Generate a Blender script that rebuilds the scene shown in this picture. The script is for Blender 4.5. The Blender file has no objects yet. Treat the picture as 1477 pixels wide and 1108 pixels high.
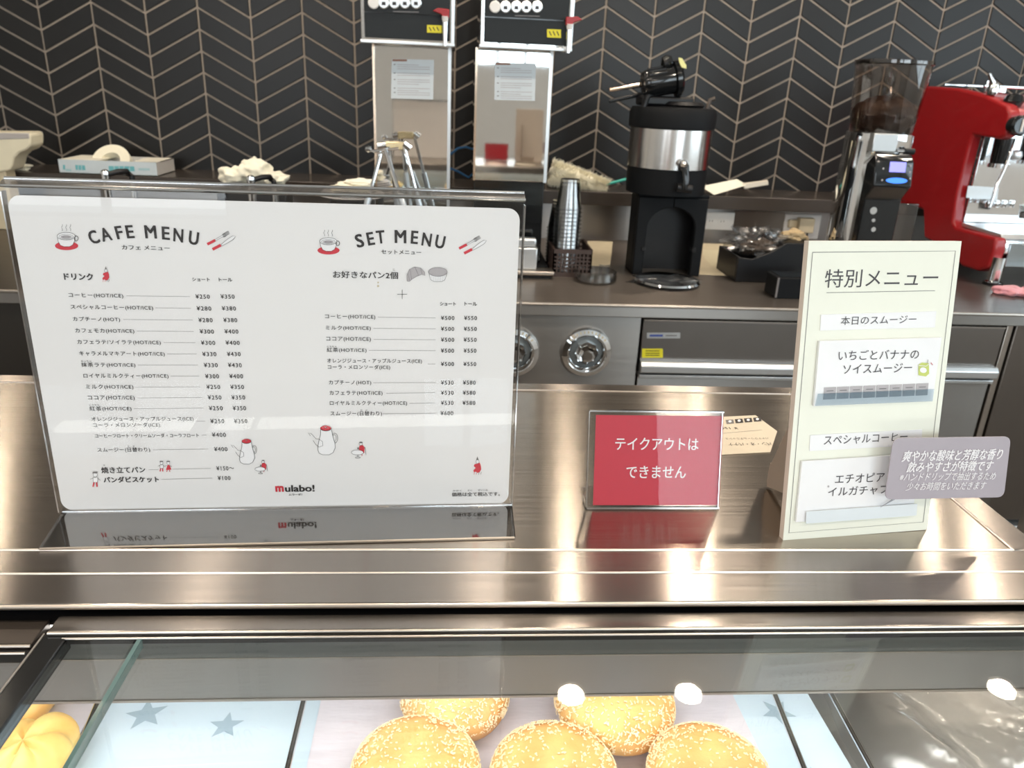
import bpy, math, random
from mathutils import Vector as Vec, Matrix
random.seed(7)
SC = bpy.context.scene
COL = SC.collection
PI = math.pi

# ------------------------------------------------------------------ camera
F = 1109.0
ROWS = Matrix(((0.9972472, -0.06173316, 0.04107348),
               (-0.01588724, 0.36317506, 0.93158546),
               (-0.07242658, -0.92967354, 0.36119454)))      # camera axes in the room
CAM = Vec((0, 0, 0.4))                                        # 0.4 m above the steel counter top (z = 0)
cd = bpy.data.cameras.new('camera'); co = bpy.data.objects.new('camera', cd); COL.objects.link(co)
co.matrix_world = Matrix.Translation(CAM) @ ROWS.transposed().to_4x4()
cd.sensor_width = 36; cd.lens = 36 * F / 1477; cd.clip_start = 0.01
cd.dof.use_dof = True; cd.dof.focus_distance = 0.74; cd.dof.aperture_fstop = 12
SC.camera = co
SC.view_settings.view_transform = 'Standard'; SC.view_settings.look = 'None'
SC.view_settings.gamma = 1; SC.view_settings.use_curve_mapping = False
SC.view_settings.exposure = 0.06
SC.cycles.blur_glossy = 3.0; SC.cycles.sample_clamp_indirect = 5.0

# world: bright overcast daylight outside the shop windows
w = bpy.data.worlds.new('sky'); SC.world = w; w.use_nodes = True
bg = w.node_tree.nodes['Background']; bg.inputs[0].default_value = (0.78, 0.9, 1, 1); bg.inputs[1].default_value = 1.6

def area(name, loc, rot, sx, sy, power, color=(1, 1, 1)):
    l = bpy.data.lights.new(name, 'AREA'); l.shape = 'RECTANGLE'; l.size = sx; l.size_y = sy
    l.energy = power; l.color = color
    o = bpy.data.objects.new(name, l); COL.objects.link(o); o.location = loc; o.rotation_euler = rot
    return o
def spot(name, loc, power, color=(1, .83, .66), size=0.05, angle=95, tilt=0):
    l = bpy.data.lights.new(name, 'SPOT'); l.energy = power; l.color = color
    l.shadow_soft_size = size; l.spot_size = math.radians(angle); l.spot_blend = 0.6
    o = bpy.data.objects.new(name, l); COL.objects.link(o); o.location = loc; o.rotation_euler = (tilt, 0, 0)
    return o
# daylight through the shop windows behind the customer (wall_front) and the one on the right
area('window_daylight', (2.17, -3.13, 0.75), (PI/2, 0, 0), 1.85, 1.7, 52, (0.84, 0.94, 1))
area('window_daylight', (0.5, -3.13, 1.05), (PI/2, 0, 0), 0.85, 0.95, 14, (0.84, 0.94, 1))  # added high window, brightens the reflection in the right coffee machine
area('window_daylight', (-1.9, -3.13, 0.75), (PI/2, 0, 0), 1.9, 1.7, 36, (0.95, 0.97, 1))
area('window_daylight', (3.93, 0.6, 0.8), (PI/2, 0, PI/2), 2.6, 1.5, 40, (0.8, 0.93, 1))
# warm downlights in the ceiling: one row along the tiled wall, others over the display counter and the customers
CEIL = 1.75
LAMPS = [(-1.76, 2.3, 0.8), (-1.24, 2.3, 1.6), (-0.66, 2.3, 3.6), (-0.28, 2.3, 4), (0.46, 2.3, 3), (0.92, 2.3, 6), (1.5, 2.3, 2.6), (2.2, 2.3, 4), (2.75, 2.3, 3),
         (-2.1, 3.05, 1.0), (-1.0, 3.05, 2.2), (0.12, 3.05, 3.5), (1.2, 3.05, 3.5), (2.35, 3.05, 3.5),
         (-1.6, 0.95, 3), (-0.75, 0.95, 7), (0.1, 0.95, 7), (0.9, 0.95, 7), (1.8, 0.95, 6),
         (-1.2, -0.9, 7), (0.3, -0.9, 7), (1.7, -0.9, 7)]
for lx, ly, lw in LAMPS:
    l = bpy.data.lights.new('downlight_lamp', 'AREA'); l.shape = 'DISK'; l.size = 0.062; l.energy = lw; l.color = (1, .86, .71)
    o = bpy.data.objects.new('downlight_lamp', l); COL.objects.link(o); o.location = (lx, ly, CEIL - 0.022)
# light strips inside the bread showcase; the front one is added
area('showcase_led', (0.12, 0.55, -0.037), (0, 0, 0), 1.3, 0.02, 0.95, (1, 0.98, 0.94))
area('showcase_led', (0.12, 0.355, -0.033), (math.radians(-20), 0, 0), 1.3, 0.03, 1.45, (1, 0.98, 0.95))  # unseen front strip, added to brighten the sides of the buns

# ------------------------------------------------------------------ measuring: where a line of sight meets a real plane
def ray(px, py):
    return ROWS.transposed() @ Vec(((px - 738.5) / F, -(py - 554) / F, -1))
def hit(px, py, ax, val):
    d = ray(px, py); return CAM + d * ((val - CAM[ax]) / d[ax])
def G(px, py, z): return hit(px, py, 2, z)
def V(px, py, y): return hit(px, py, 1, y)
def X(px, py, x): return hit(px, py, 0, x)
ZB = -0.2            # back worktop height
YT = 3.49            # face of the tiled wall
FLOOR = -1.08

# ------------------------------------------------------------------ materials
def lin(h):
    if isinstance(h, str):
        c = [int(h[i:i+2], 16) / 255 for i in (0, 2, 4)]
        return tuple(x / 12.92 if x <= 0.04045 else ((x + 0.055) / 1.055) ** 2.4 for x in c) + (1,)
    return tuple(h) + (1,) if len(h) == 3 else tuple(h)
MATS = {}
def mat(name, color, rough=0.5, metal=0.0, noise=0.0, nscale=20.0, bump=0.0, bscale=60.0, stretch=(1, 1, 1),
        emit=None, estr=0.0, coat=0.0, spec=0.5, sheen=0.0, sss=0.0, vary=0.0, color2=None, c2scale=9.0):
    if name in MATS: return MATS[name]
    m = bpy.data.materials.new(name); m.use_nodes = True; nt = m.node_tree; N = nt.nodes; L = nt.links
    b = N['Principled BSDF']; c = lin(color)
    b.inputs['Base Color'].default_value = c; b.inputs['Roughness'].default_value = rough
    b.inputs['Metallic'].default_value = metal; b.inputs['Coat Weight'].default_value = coat
    b.inputs['Specular IOR Level'].default_value = spec; b.inputs['Sheen Weight'].default_value = sheen
    if sss: b.inputs['Subsurface Weight'].default_value = sss; b.inputs['Subsurface Radius'].default_value = (.02, .012, .006)
    if emit is not None:
        b.inputs['Emission Color'].default_value = lin(emit); b.inputs['Emission Strength'].default_value = estr
    tc = N.new('ShaderNodeTexCoord'); mp = N.new('ShaderNodeMapping'); mp.inputs['Scale'].default_value = stretch
    L.new(tc.outputs['Object'], mp.inputs['Vector'])
    nz = N.new('ShaderNodeTexNoise'); nz.inputs['Scale'].default_value = nscale; nz.inputs['Detail'].default_value = 4
    L.new(mp.outputs[0], nz.inputs['Vector'])
    hs = N.new('ShaderNodeHueSaturation'); hs.inputs['Color'].default_value = c
    if color2 is not None:      # patches of a second colour (darker baked areas)
        n3 = N.new('ShaderNodeTexNoise'); n3.inputs['Scale'].default_value = c2scale; n3.inputs['Detail'].default_value = 3; L.new(mp.outputs[0], n3.inputs['Vector'])
        cr = N.new('ShaderNodeValToRGB'); cr.color_ramp.elements[0].position = 0.40; cr.color_ramp.elements[1].position = 0.62
        cr.color_ramp.elements[0].color = c; cr.color_ramp.elements[1].color = lin(color2); L.new(n3.outputs['Fac'], cr.inputs[0]); L.new(cr.outputs[0], hs.inputs['Color'])
    ma = N.new('ShaderNodeMath'); ma.operation = 'MULTIPLY_ADD'; ma.inputs[1].default_value = max(noise, 0.04) * 2
    ma.inputs[2].default_value = 1 - max(noise, 0.04); L.new(nz.outputs['Fac'], ma.inputs[0])
    src = ma.outputs[0]
    if vary:
        oi = N.new('ShaderNodeObjectInfo'); mb = N.new('ShaderNodeMath'); mb.operation = 'MULTIPLY_ADD'
        mb.inputs[1].default_value = vary * 2; mb.inputs[2].default_value = 1 - vary; L.new(oi.outputs['Random'], mb.inputs[0])
        mm = N.new('ShaderNodeMath'); mm.operation = 'MULTIPLY'; L.new(src, mm.inputs[0]); L.new(mb.outputs[0], mm.inputs[1]); src = mm.outputs[0]
    L.new(src, hs.inputs['Value']); L.new(hs.outputs[0], b.inputs['Base Color'])
    if bump:
        n2 = N.new('ShaderNodeTexNoise'); n2.inputs['Scale'].default_value = bscale; n2.inputs['Detail'].default_value = 5
        L.new(mp.outputs[0], n2.inputs['Vector'])
        bp = N.new('ShaderNodeBump'); bp.inputs['Strength'].default_value = bump; bp.inputs['Distance'].default_value = 0.002
        L.new(n2.outputs['Fac'], bp.inputs['Height']); L.new(bp.outputs[0], b.inputs['Normal'])
    MATS[name] = m; return m
def steel(name, color, rough=0.3, aniso=0.85, tangent=(0, 1, 1), grain=(3, 260, 260), bump=0.03):
    """Brushed steel: the grain runs along x, so lamps smear across it."""
    m = mat(name, color, rough, 1.0); nt = m.node_tree; N = nt.nodes; L = nt.links; b = N['Principled BSDF']
    b.inputs['Anisotropic'].default_value = aniso
    cx = N.new('ShaderNodeCombineXYZ')
    for i in range(3): cx.inputs[i].default_value = tangent[i]
    L.new(cx.outputs[0], b.inputs['Tangent'])
    tc = N.new('ShaderNodeTexCoord'); mp = N.new('ShaderNodeMapping'); mp.inputs['Scale'].default_value = grain
    L.new(tc.outputs['Object'], mp.inputs['Vector'])
    nz = N.new('ShaderNodeTexNoise'); nz.inputs['Scale'].default_value = 1.5; nz.inputs['Detail'].default_value = 6; L.new(mp.outputs[0], nz.inputs['Vector'])
    mr = N.new('ShaderNodeMapRange'); mr.inputs['To Min'].default_value = rough * 0.75; mr.inputs['To Max'].default_value = rough * 1.3
    L.new(nz.outputs['Fac'], mr.inputs['Value']); L.new(mr.outputs[0], b.inputs['Roughness'])
    bp = N.new('ShaderNodeBump'); bp.inputs['Strength'].default_value = bump; bp.inputs['Distance'].default_value = 0.0006
    L.new(nz.outputs['Fac'], bp.inputs['Height']); L.new(bp.outputs[0], b.inputs['Normal'])
    return m
def clear(name, tint=(1, 1, 1), refl=1.0, rough=0.0, base=0.0, ior=1.5):
    """Thin clear sheet: lets light straight through, mirrors by Fresnel."""
    if name in MATS: return MATS[name]
    m = bpy.data.materials.new(name); m.use_nodes = True; nt = m.node_tree; N = nt.nodes; L = nt.links
    N.remove(N['Principled BSDF']); out = N['Material Output']
    t = N.new('ShaderNodeBsdfTransparent'); t.inputs[0].default_value = (*tint, 1)
    g = N.new('ShaderNodeBsdfGlossy'); g.inputs['Roughness'].default_value = rough
    # Schlick reflectance from both sides of the thin sheet
    f0 = ((ior - 1)/(ior + 1))**2; ge = N.new('ShaderNodeNewGeometry')
    dt = N.new('ShaderNodeVectorMath'); dt.operation = 'DOT_PRODUCT'; L.new(ge.outputs['Incoming'], dt.inputs[0]); L.new(ge.outputs['Normal'], dt.inputs[1])
    def mth(op, x, y=0.0, z=0.0):
        q = N.new('ShaderNodeMath'); q.operation = op
        for i, v in enumerate((x, y, z)):
            if isinstance(v, (int, float)): q.inputs[i].default_value = v
            else: L.new(v, q.inputs[i])
        return q.outputs[0]
    c1 = mth('SUBTRACT', 1.0, mth('ABSOLUTE', dt.outputs['Value'])); fr = mth('MULTIPLY_ADD', mth('POWER', c1, 5.0), 1 - f0, f0)
    ma = N.new('ShaderNodeMath'); ma.operation = 'MULTIPLY_ADD'; ma.inputs[1].default_value = refl; ma.inputs[2].default_value = base
    ma.use_clamp = True; L.new(fr, ma.inputs[0])
    mx = N.new('ShaderNodeMixShader'); L.new(ma.outputs[0], mx.inputs[0]); L.new(t.outputs[0], mx.inputs[1]); L.new(g.outputs[0], mx.inputs[2])
    L.new(mx.outputs[0], out.inputs[0]); MATS[name] = m; return m

M_counter = steel('brushed_counter_steel', (0.48, 0.43, 0.375), 0.20, 1.0, bump=0.02)
M_rail = steel('brushed_rail_steel', (0.385, 0.345, 0.31), 0.22, 1.0, bump=0.006)
M_back = steel('brushed_back_steel', (0.36, 0.34, 0.32), 0.34)
M_backtop = steel('worn_worktop_steel', (0.23, 0.20, 0.175), 0.32)
M_edge = mat('polished_steel_edge', (0.50, 0.45, 0.40), 0.32, 1)
M_chrome = mat('chrome', (0.86, 0.87, 0.88), 0.06, 1, bump=0.02, bscale=6)
M_mirror = mat('mirror_steel', (0.80, 0.79, 0.77), 0.035, 1, bump=0.12, bscale=3)
M_gold = mat('warm_chrome_edge', (0.78, 0.62, 0.48), 0.15, 1)
M_tile = mat('charcoal_tile', (0.0105, 0.010, 0.010), 0.36, spec=0.35, noise=0.15, nscale=4, vary=0.25, bump=0.04, bscale=12)
M_grout = mat('beige_grout', (0.34, 0.29, 0.24), 0.85, noise=0.12, nscale=60)
M_black = mat('black_plastic', (0.006, 0.006, 0.007), 0.38, spec=0.35)
M_blackm = mat('matt_black_plastic', (0.007, 0.0078, 0.009), 0.6, spec=0.14, bump=0.1, bscale=200)
M_blackg = mat('gloss_black', (0.006, 0.007, 0.008), 0.12, coat=0.3)
M_panel = mat('dark_control_panel', (0.010, 0.013, 0.015), 0.5, spec=0.3)
M_white = mat('white_plastic', (0.75, 0.73, 0.70), 0.45)
M_paper = mat('white_paper', (0.85, 0.845, 0.85), 0.55, noise=0.02)
M_menu = mat('menu_paper', (0.80, 0.785, 0.775), 0.5, noise=0.02, nscale=4)
M_cream = mat('cream_board', (0.82, 0.825, 0.72), 0.6, noise=0.02)
M_creamedge = mat('board_edge', (0.62, 0.55, 0.48), 0.7)
M_red = mat('red_card', (0.52, 0.012, 0.035), 0.45)
M_redp = mat('red_print', (0.60, 0.03, 0.05), 0.5)
M_ink = mat('black_ink', (0.022, 0.018, 0.018), 0.5)
M_inkg = mat('grey_ink', (0.18, 0.17, 0.17), 0.5)
M_lightg = mat('light_grey_print', (0.45, 0.42, 0.43), 0.5)
M_whiteink = mat('white_ink', (0.86, 0.83, 0.84), 0.5)
M_mauve = mat('mauve_card', (0.40, 0.36, 0.395), 0.55, spec=0.3)
M_cloth = mat('cream_cloth', (0.92, 0.87, 0.70), 0.9, bump=0.5, bscale=80, sheen=0.3)
M_beige = mat('beige_card', (0.62, 0.54, 0.38), 0.7, noise=0.1)
M_brown = mat('brown_wicker', (0.05, 0.03, 0.024), 0.5, bump=0.2, bscale=150)
M_redm = mat('red_enamel', (0.31, 0.006, 0.009), 0.35, coat=0.3)
M_yel = mat('yellow_label', (0.70, 0.62, 0.02), 0.5)
M_teal = mat('teal_print', (0.16, 0.50, 0.55), 0.5)
M_box = mat('pale_blue_box', (0.62, 0.70, 0.74), 0.5)
M_pink = mat('pink_cloth', (0.62, 0.27, 0.31), 0.9, bump=0.5, bscale=120, sheen=0.3)
M_beans = mat('coffee_beans', (0.03, 0.014, 0.01), 0.4, bump=0.8, bscale=90)
M_greyw = mat('brown_grey_card', (0.25, 0.20, 0.16), 0.8)
M_mat = mat('pale_blue_liner', (0.58, 0.70, 0.80), 0.6, noise=0.06, nscale=6)
M_star = mat('star_print', (0.33, 0.44, 0.53), 0.6)
M_bakep = mat('baking_paper', (0.66, 0.62, 0.68), 0.7, noise=0.12, nscale=25, stretch=(1, 4, 1), bump=0.2, bscale=80)
M_bun = mat('golden_crust', (0.84, 0.53, 0.20), 0.6, color2=(0.66, 0.33, 0.09), c2scale=16, noise=0.12, nscale=14, bump=0.5, bscale=160, sss=0.1)
M_flake = mat('sugar_flakes', (0.93, 0.78, 0.52), 0.6)
M_brioche = mat('yellow_brioche', (0.88, 0.66, 0.24), 0.45, color2=(0.82, 0.45, 0.12), c2scale=22, noise=0.1, nscale=18, bump=0.3, bscale=60, sss=0.1)
M_clear = clear('clear_acrylic', (0.985, 0.985, 0.985), 0.42)
M_glass = clear('showcase_glass', (0.97, 0.985, 0.98), 1.5)
M_glassedge = mat('green_glass_edge', (0.10, 0.18, 0.17), 0.1, 0, coat=0.5)
M_acedge = clear('acrylic_edge', (0.80, 0.77, 0.74), 2.2, 0.12, 0.30)
M_smoke = clear('smoked_plastic', (0.70, 0.62, 0.56), 1.6, 0.05, 0.05)
M_cup = clear('clear_cup_plastic', (0.80, 0.80, 0.79), 2.2, 0.12, 0.10)
M_film = clear('plastic_film', (0.86, 0.87, 0.88), 1.3, 0.2, 0.05)
M_wall = mat('white_plaster', (0.72, 0.70, 0.67), 0.8, noise=0.03, bump=0.1)
M_ceil = mat('ceiling_paint', (0.62, 0.60, 0.57), 0.9)
M_floor = mat('grey_floor_tile', (0.14, 0.125, 0.11), 0.8, noise=0.1, nscale=3)
M_lamp = mat('lamp_glow', (1, 1, 1), 0.5, emit=(1, .86, .68), estr=55)
M_led = mat('led_glow', (1, 1, 1), 0.5, emit=(1, .98, .93), estr=7)

# ------------------------------------------------------------------ mesh helpers
class MB:
    def __init__(s): s.v = []; s.f = []
    def add(s, vs, fs):
        n = len(s.v); s.v += [Vec(p) for p in vs]; s.f += [[n + i for i in f] for f in fs]; return s
    def box(s, a, b):
        x0, x1 = sorted((a[0], b[0])); y0, y1 = sorted((a[1], b[1])); z0, z1 = sorted((a[2], b[2]))
        return s.add([(x0,y0,z0),(x1,y0,z0),(x1,y1,z0),(x0,y1,z0),(x0,y0,z1),(x1,y0,z1),(x1,y1,z1),(x0,y1,z1)],
                     [(0,3,2,1),(4,5,6,7),(0,1,5,4),(1,2,6,5),(2,3,7,6),(3,0,4,7)])
    def obox(s, c, u, v, n, su, sv, sn):
        c, u, v, n = Vec(c), Vec(u)*su/2, Vec(v)*sv/2, Vec(n)*sn/2
        p = [c+a*u+b*v+d*n for d in (-1,1) for a, b in ((-1,-1),(1,-1),(1,1),(-1,1))]
        return s.add(p, [(0,3,2,1),(4,5,6,7),(0,1,5,4),(1,2,6,5),(2,3,7,6),(3,0,4,7)])
    def tube(s, pts, r, n=12, cap=True):
        pts = [Vec(p) for p in pts]; k = len(pts)
        rs = r if isinstance(r, (list, tuple)) else [r]*k
        rings = []; prev = None
        for i, p in enumerate(pts):
            t = (pts[min(i+1, k-1)] - pts[max(i-1, 0)]).normalized()
            a = prev if prev is not None else (Vec((0,0,1)) if abs(t.z) < .9 else Vec((1,0,0)))
            a = (a - t*a.dot(t)).normalized(); prev = a; b = t.cross(a)
            rings.append([p + (a*math.cos(2*PI*j/n) + b*math.sin(2*PI*j/n))*rs[i] for j in range(n)])
        vs = [q for rg in rings for q in rg]; fs = []
        for i in range(k-1):
            for j in range(n):
                fs.append((i*n+j, i*n+(j+1)%n, (i+1)*n+(j+1)%n, (i+1)*n+j))
        if cap: fs += [tuple(range(n))[::-1], tuple((k-1)*n+j for j in range(n))]
        return s.add(vs, fs)
    def lathe(s, c, prof, n=32, axis=(0,0,1), cap=True):
        ax = Vec(axis).normalized(); a = Vec((1,0,0)) if abs(ax.x) < .9 else Vec((0,1,0))
        a = (a - ax*a.dot(ax)).normalized(); b = ax.cross(a); c = Vec(c); vs = []; fs = []; k = len(prof)
        for r, h in prof:
            for j in range(n): vs.append(c + ax*h + (a*math.cos(2*PI*j/n) + b*math.sin(2*PI*j/n))*max(r, 1e-5))
        for i in range(k-1):
            for j in range(n): fs.append((i*n+j, i*n+(j+1)%n, (i+1)*n+(j+1)%n, (i+1)*n+j))
        if cap: fs += [tuple(range(n))[::-1], tuple((k-1)*n+j for j in range(n))]
        return s.add(vs, fs)
    def prism(s, poly, d):
        """closed polygon (3D points) swept by vector d"""
        d = Vec(d); n = len(poly); p = [Vec(q) for q in poly]
        return s.add(p + [q + d for q in p], [tuple(range(n))[::-1], tuple(range(n, 2*n))] + [(i, (i+1)%n, n+(i+1)%n, n+i) for i in range(n)])
    def blob(s, c, r, seed=0, amp=0.15, freq=2.0, nu=24, nv=14, flat=None):
        from mathutils import noise
        c = Vec(c); vs = []; fs = []
        for i in range(nv+1):
            th = PI*i/nv
            for j in range(nu):
                ph = 2*PI*j/nu; d = Vec((math.sin(th)*math.cos(ph), math.sin(th)*math.sin(ph), math.cos(th)))
                q = 1 + amp*noise.noise(d*freq + Vec((seed*7.1, seed*3.3, seed)))*2
                p = Vec((d.x*r[0], d.y*r[1], d.z*r[2]))*q
                if flat is not None: p.z = max(p.z, flat)
                vs.append(c + p)
        for i in range(nv):
            for j in range(nu): fs.append((i*nu+j, (i+1)*nu+j, (i+1)*nu+(j+1)%nu, i*nu+(j+1)%nu))
        return s.add(vs, fs)
    def build(s, name, m, parent=None, bevel=0.0, smooth=True, kind=None, label=None, seg=2, origin=None):
        o0 = root_loc(parent) if parent is not None else (Vec(origin) if origin is not None else Vec((0,0,0)))
        me = bpy.data.meshes.new(name); me.from_pydata([tuple(p - o0) for p in s.v], [], s.f); me.update()
        import bmesh
        b = bmesh.new(); b.from_mesh(me); bmesh.ops.recalc_face_normals(b, faces=b.faces); b.to_mesh(me); b.free()
        me.materials.append(m); o = bpy.data.objects.new(name, me); COL.objects.link(o)
        if parent is not None: o.parent = parent
        else: o.location = o0
        if smooth:
            me.shade_smooth(); me.set_sharp_from_angle(angle=math.radians(35))
        if bevel:
            md = o.modifiers.new('bevel', 'BEVEL'); md.width = bevel; md.segments = seg; md.limit_method = 'ANGLE'; md.harden_normals = False
        if kind: o['kind'] = kind
        if label: o['label'] = label
        return o
def root_loc(o):
    l = Vec(o.location)
    while o.parent is not None: o = o.parent; l += Vec(o.location)
    return l
def thing(name, loc, label, cat, group=None):
    o = bpy.data.objects.new(name, None); o.empty_display_size = 0.05; COL.objects.link(o); o.location = loc
    o['label'] = label; o['category'] = cat
    if group: o['group'] = group
    return o
def tag(o, label, cat, group=None, kind=None):
    o['label'] = label; o['category'] = cat
    if group: o['group'] = group
    if kind: o['kind'] = kind
    return o
def struct(o): o['kind'] = 'structure'; return o

# text: built-in font, as flat lettering
_tc = bpy.data.curves.new('lettering_source', 'FONT'); _to = bpy.data.objects.new('lettering_source', _tc); COL.objects.link(_to)
_cache = {}
def glyphs(s, bold=0.0, shear=0.0, res=3):
    k = (s, bold, shear, res)
    if k in _cache: return _cache[k]
    _tc.body = s; _tc.offset = 0; _tc.shear = shear; _tc.resolution_u = res; _tc.space_character = 1.18 if s.startswith('¥') else (1.1 if '(' in s else 1.0)
    bpy.context.view_layer.update()
    me = bpy.data.meshes.new_from_object(_to.evaluated_get(bpy.context.evaluated_depsgraph_get()))
    v0 = [(v.co.x, v.co.y) for v in me.vertices]; f0 = [tuple(p.vertices) for p in me.polygons]; vs, fs = [], []
    for dx, dy in (((0, 0),) if bold < 0.002 else ((-bold, -bold*.6), (bold, -bold*.6), (-bold, bold*.6), (bold, bold*.6))):   # heavier strokes
        n = len(vs); q = len(vs)//max(1, len(v0)); vs += [(x+dx, y+dy, q*0.00005) for x, y in v0]; fs += [tuple(n+i for i in f) for f in f0]
    bpy.data.meshes.remove(me); _cache[k] = (vs, fs); return vs, fs

class Sheet:
    """A real flat surface (corner A, unit axes u, v, outward normal n); print is laid on it in its own metres."""
    def __init__(s, A, u, v, n): s.A, s.u, s.v, s.n = Vec(A), Vec(u).normalized(), Vec(v).normalized(), Vec(n).normalized(); s.ink = {}
    def uv(s, px, py, off=0.0):
        d = ray(px, py); A = s.A + s.n*off; t = (A - CAM).dot(s.n) / d.dot(s.n); p = CAM + d*t - A
        return p.dot(s.u), p.dot(s.v)
    def P(s, a, b, off=0.0): return s.A + s.u*a + s.v*b + s.n*off
    def mb(s, m):
        return s.ink.setdefault(m.name, (m, MB()))[1]
    def text(s, t, x0, y, x1, h, m, bold=0.008, off=0.0006, shear=0.0, base=None, keep=False, res=3):
        """t centred on line height y between pixel x0 and x1 at height y; h = glyph height in px"""
        if s.n.dot(CAM - s.A) < 0: pass
        a0, b0 = s.uv(x0, y); a1, b1 = s.uv(x1, y); _, bt = s.uv(x0, y - h/2); _, bb = s.uv(x0, y + h/2)
        vs, fs = glyphs(t, bold, shear, res); xs = [p[0] for p in vs]; ys = [p[1] for p in vs]
        X0, X1, Y0, Y1 = min(xs), max(xs), min(ys), max(ys); sx = (a1-a0)/(X1-X0); sy = (bt-bb)/(Y1-Y0)
        bc = (b0 + b1)/2
        if keep: sy = sx
        s.mb(m).add([s.P(a0 + (p[0]-X0)*sx, bc + (p[1]-(Y0+Y1)/2)*sy, off+p[2]) for p in vs], fs)
    def textuv(s, t, a, b, wd, m, ang=0.0, bold=0.01, off=0.0006, centre=True, h=None):
        vs, fs = glyphs(t, bold); xs = [p[0] for p in vs]; ys = [p[1] for p in vs]
        X0, X1, Y0, Y1 = min(xs), max(xs), min(ys), max(ys); sc = wd/(X1-X0); sv = h/(Y1-Y0) if h else sc
        c, q = math.cos(ang), math.sin(ang); cx, cy = (X0+X1)/2, (Y0+Y1)/2; out = []
        for p in vs:
            x, y = (p[0]-cx)*sc, (p[1]-cy)*sv; out.append(s.P(a + x*c - y*q, b + x*q + y*c, off+p[2]))
        s.mb(m).add(out, fs)
    def poly(s, pts, m, off=0.0005, raw=False):
        q = [p if raw else s.uv(*p) for p in pts]; s.mb(m).add([s.P(a, b, off) for a, b in q], [tuple(range(len(q)))])
    def ell(s, cx, cy, rx, ry, m, off=0.0005, rot=0.0, n=24, a0=0, a1=2*PI):
        self_pts = [(cx + rx*math.cos(a0+(a1-a0)*i/n)*math.cos(rot) - ry*math.sin(a0+(a1-a0)*i/n)*math.sin(rot),
                     cy + rx*math.cos(a0+(a1-a0)*i/n)*math.sin(rot) + ry*math.sin(a0+(a1-a0)*i/n)*math.cos(rot)) for i in range(n if a1-a0 > 6.2 else n+1)]
        s.poly(self_pts, m, off)
    def ring(s, cx, cy, rx, ry, wd, m, off=0.0006, n=24, a0=0, a1=2*PI):
        s.stroke([(cx + rx*math.cos(a0+(a1-a0)*i/n), cy + ry*math.sin(a0+(a1-a0)*i/n)) for i in range(n+1)], wd, m, off)
    def stroke(s, pts, wd, m, off=0.0006, raw=False):
        q = [Vec(p if raw else s.uv(*p)) for p in pts]
        k = (1 if raw else (Vec(s.uv(pts[0][0]+1, pts[0][1])) - Vec(s.uv(*pts[0]))).length); w2 = wd*k/2; b = s.mb(m)
        L, R = [], []
        for i in range(len(q)):
            t = q[min(i+1, len(q)-1)] - q[max(i-1, 0)]
            if t.length < 1e-9: t = Vec((1, 0))
            t.normalize(); nn = Vec((-t.y, t.x))*w2; L.append(q[i]+nn); R.append(q[i]-nn)
        vs = [s.P(p.x, p.y, off) for p in L + R]; n = len(q)
        b.add(vs, [(i, i+1, n+i+1, n+i) for i in range(n-1)])
    def flush(s, parent, name='lettering'):
        for m, b in s.ink.values(): b.build(name if m not in () else name, m, parent, smooth=False)
        s.ink = {}
    def slab(s, pts, t, m, name, parent, off=0.0, bevel=0.0, raw=False, smooth=False, **k):
        q = [p if raw else s.uv(*p) for p in pts]
        return MB().prism([s.P(a, b, off) for a, b in q], s.n*(-t)).build(name, m, parent, bevel=bevel, smooth=smooth, **k)
def rrect(a0, b0, a1, b1, r, n=6):
    out = []
    for cx, cy, st in ((a1-r, b1-r, 0), (a0+r, b1-r, PI/2), (a0+r, b0+r, PI), (a1-r, b0+r, 3*PI/2)):
        for i in range(n+1): out.append((cx + r*math.cos(st+PI/2*i/n), cy + r*math.sin(st+PI/2*i/n)))
    return out
def sheet_on(bl, br, tilt, z=0.0):
    A = G(*bl, z); B = G(*br, z); u = (B - A); u.z = 0; W = u.length; u.normalize()
    back = Vec((-u.y, u.x, 0)); v = Vec((0,0,1))*math.cos(tilt) + back*math.sin(tilt); n = u.cross(v)
    if n.dot(CAM - A) < 0: n = -n
    return Sheet(A, u, v, n), W

# ================================================================== THE ROOM
XL, XR, YF = -3.2, 3.8, -3.0
struct(MB().box((XL, YF, FLOOR-0.05), (XR, YT+0.1, FLOOR)).build('floor', M_floor, smooth=False))
ceiling = struct(MB().box((XL, YF, CEIL), (XR, YT+0.1, CEIL+0.06)).build('ceiling', M_ceil, smooth=False))
struct(MB().box((XL-0.1, YF, FLOOR), (XL, YT+0.1, CEIL)).build('wall_left', M_wall, smooth=False))
def wall_with_holes(name, fixed0, fixed1, along, a0, a1, holes):
    """wall slab with rectangular openings; along = 0 for x, 1 for y"""
    b = MB()
    def bx(s0, s1, z0, z1):
        if along == 0: b.box((s0, fixed0, z0), (s1, fixed1, z1))
        else: b.box((fixed0, s0, z0), (fixed1, s1, z1))
    cur = a0
    for h0, h1, z0, z1 in holes:
        bx(cur, h0, FLOOR, CEIL); bx(h0, h1, FLOOR, z0); bx(h0, h1, z1, CEIL); cur = h1
    bx(cur, a1, FLOOR, CEIL)
    return struct(b.build(name, M_wall, smooth=False))
wall_with_holes('wall_front', YF-0.12, YF, 0, XL, XR, [(-2.85, -0.95, -0.15, 1.6), (0.08, 0.92, 0.58, 1.52), (1.25, 3.1, -0.15, 1.6)])  # the high middle opening is added for the bright reflection in the machine
wall_with_holes('wall_right', XR, XR+0.12, 1, YF, YT+0.1, [(-0.7, 1.9, 0.05, 1.55)])
M_frame = mat('window_frame_grey', (0.12, 0.12, 0.12), 0.4, 0.6)
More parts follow.
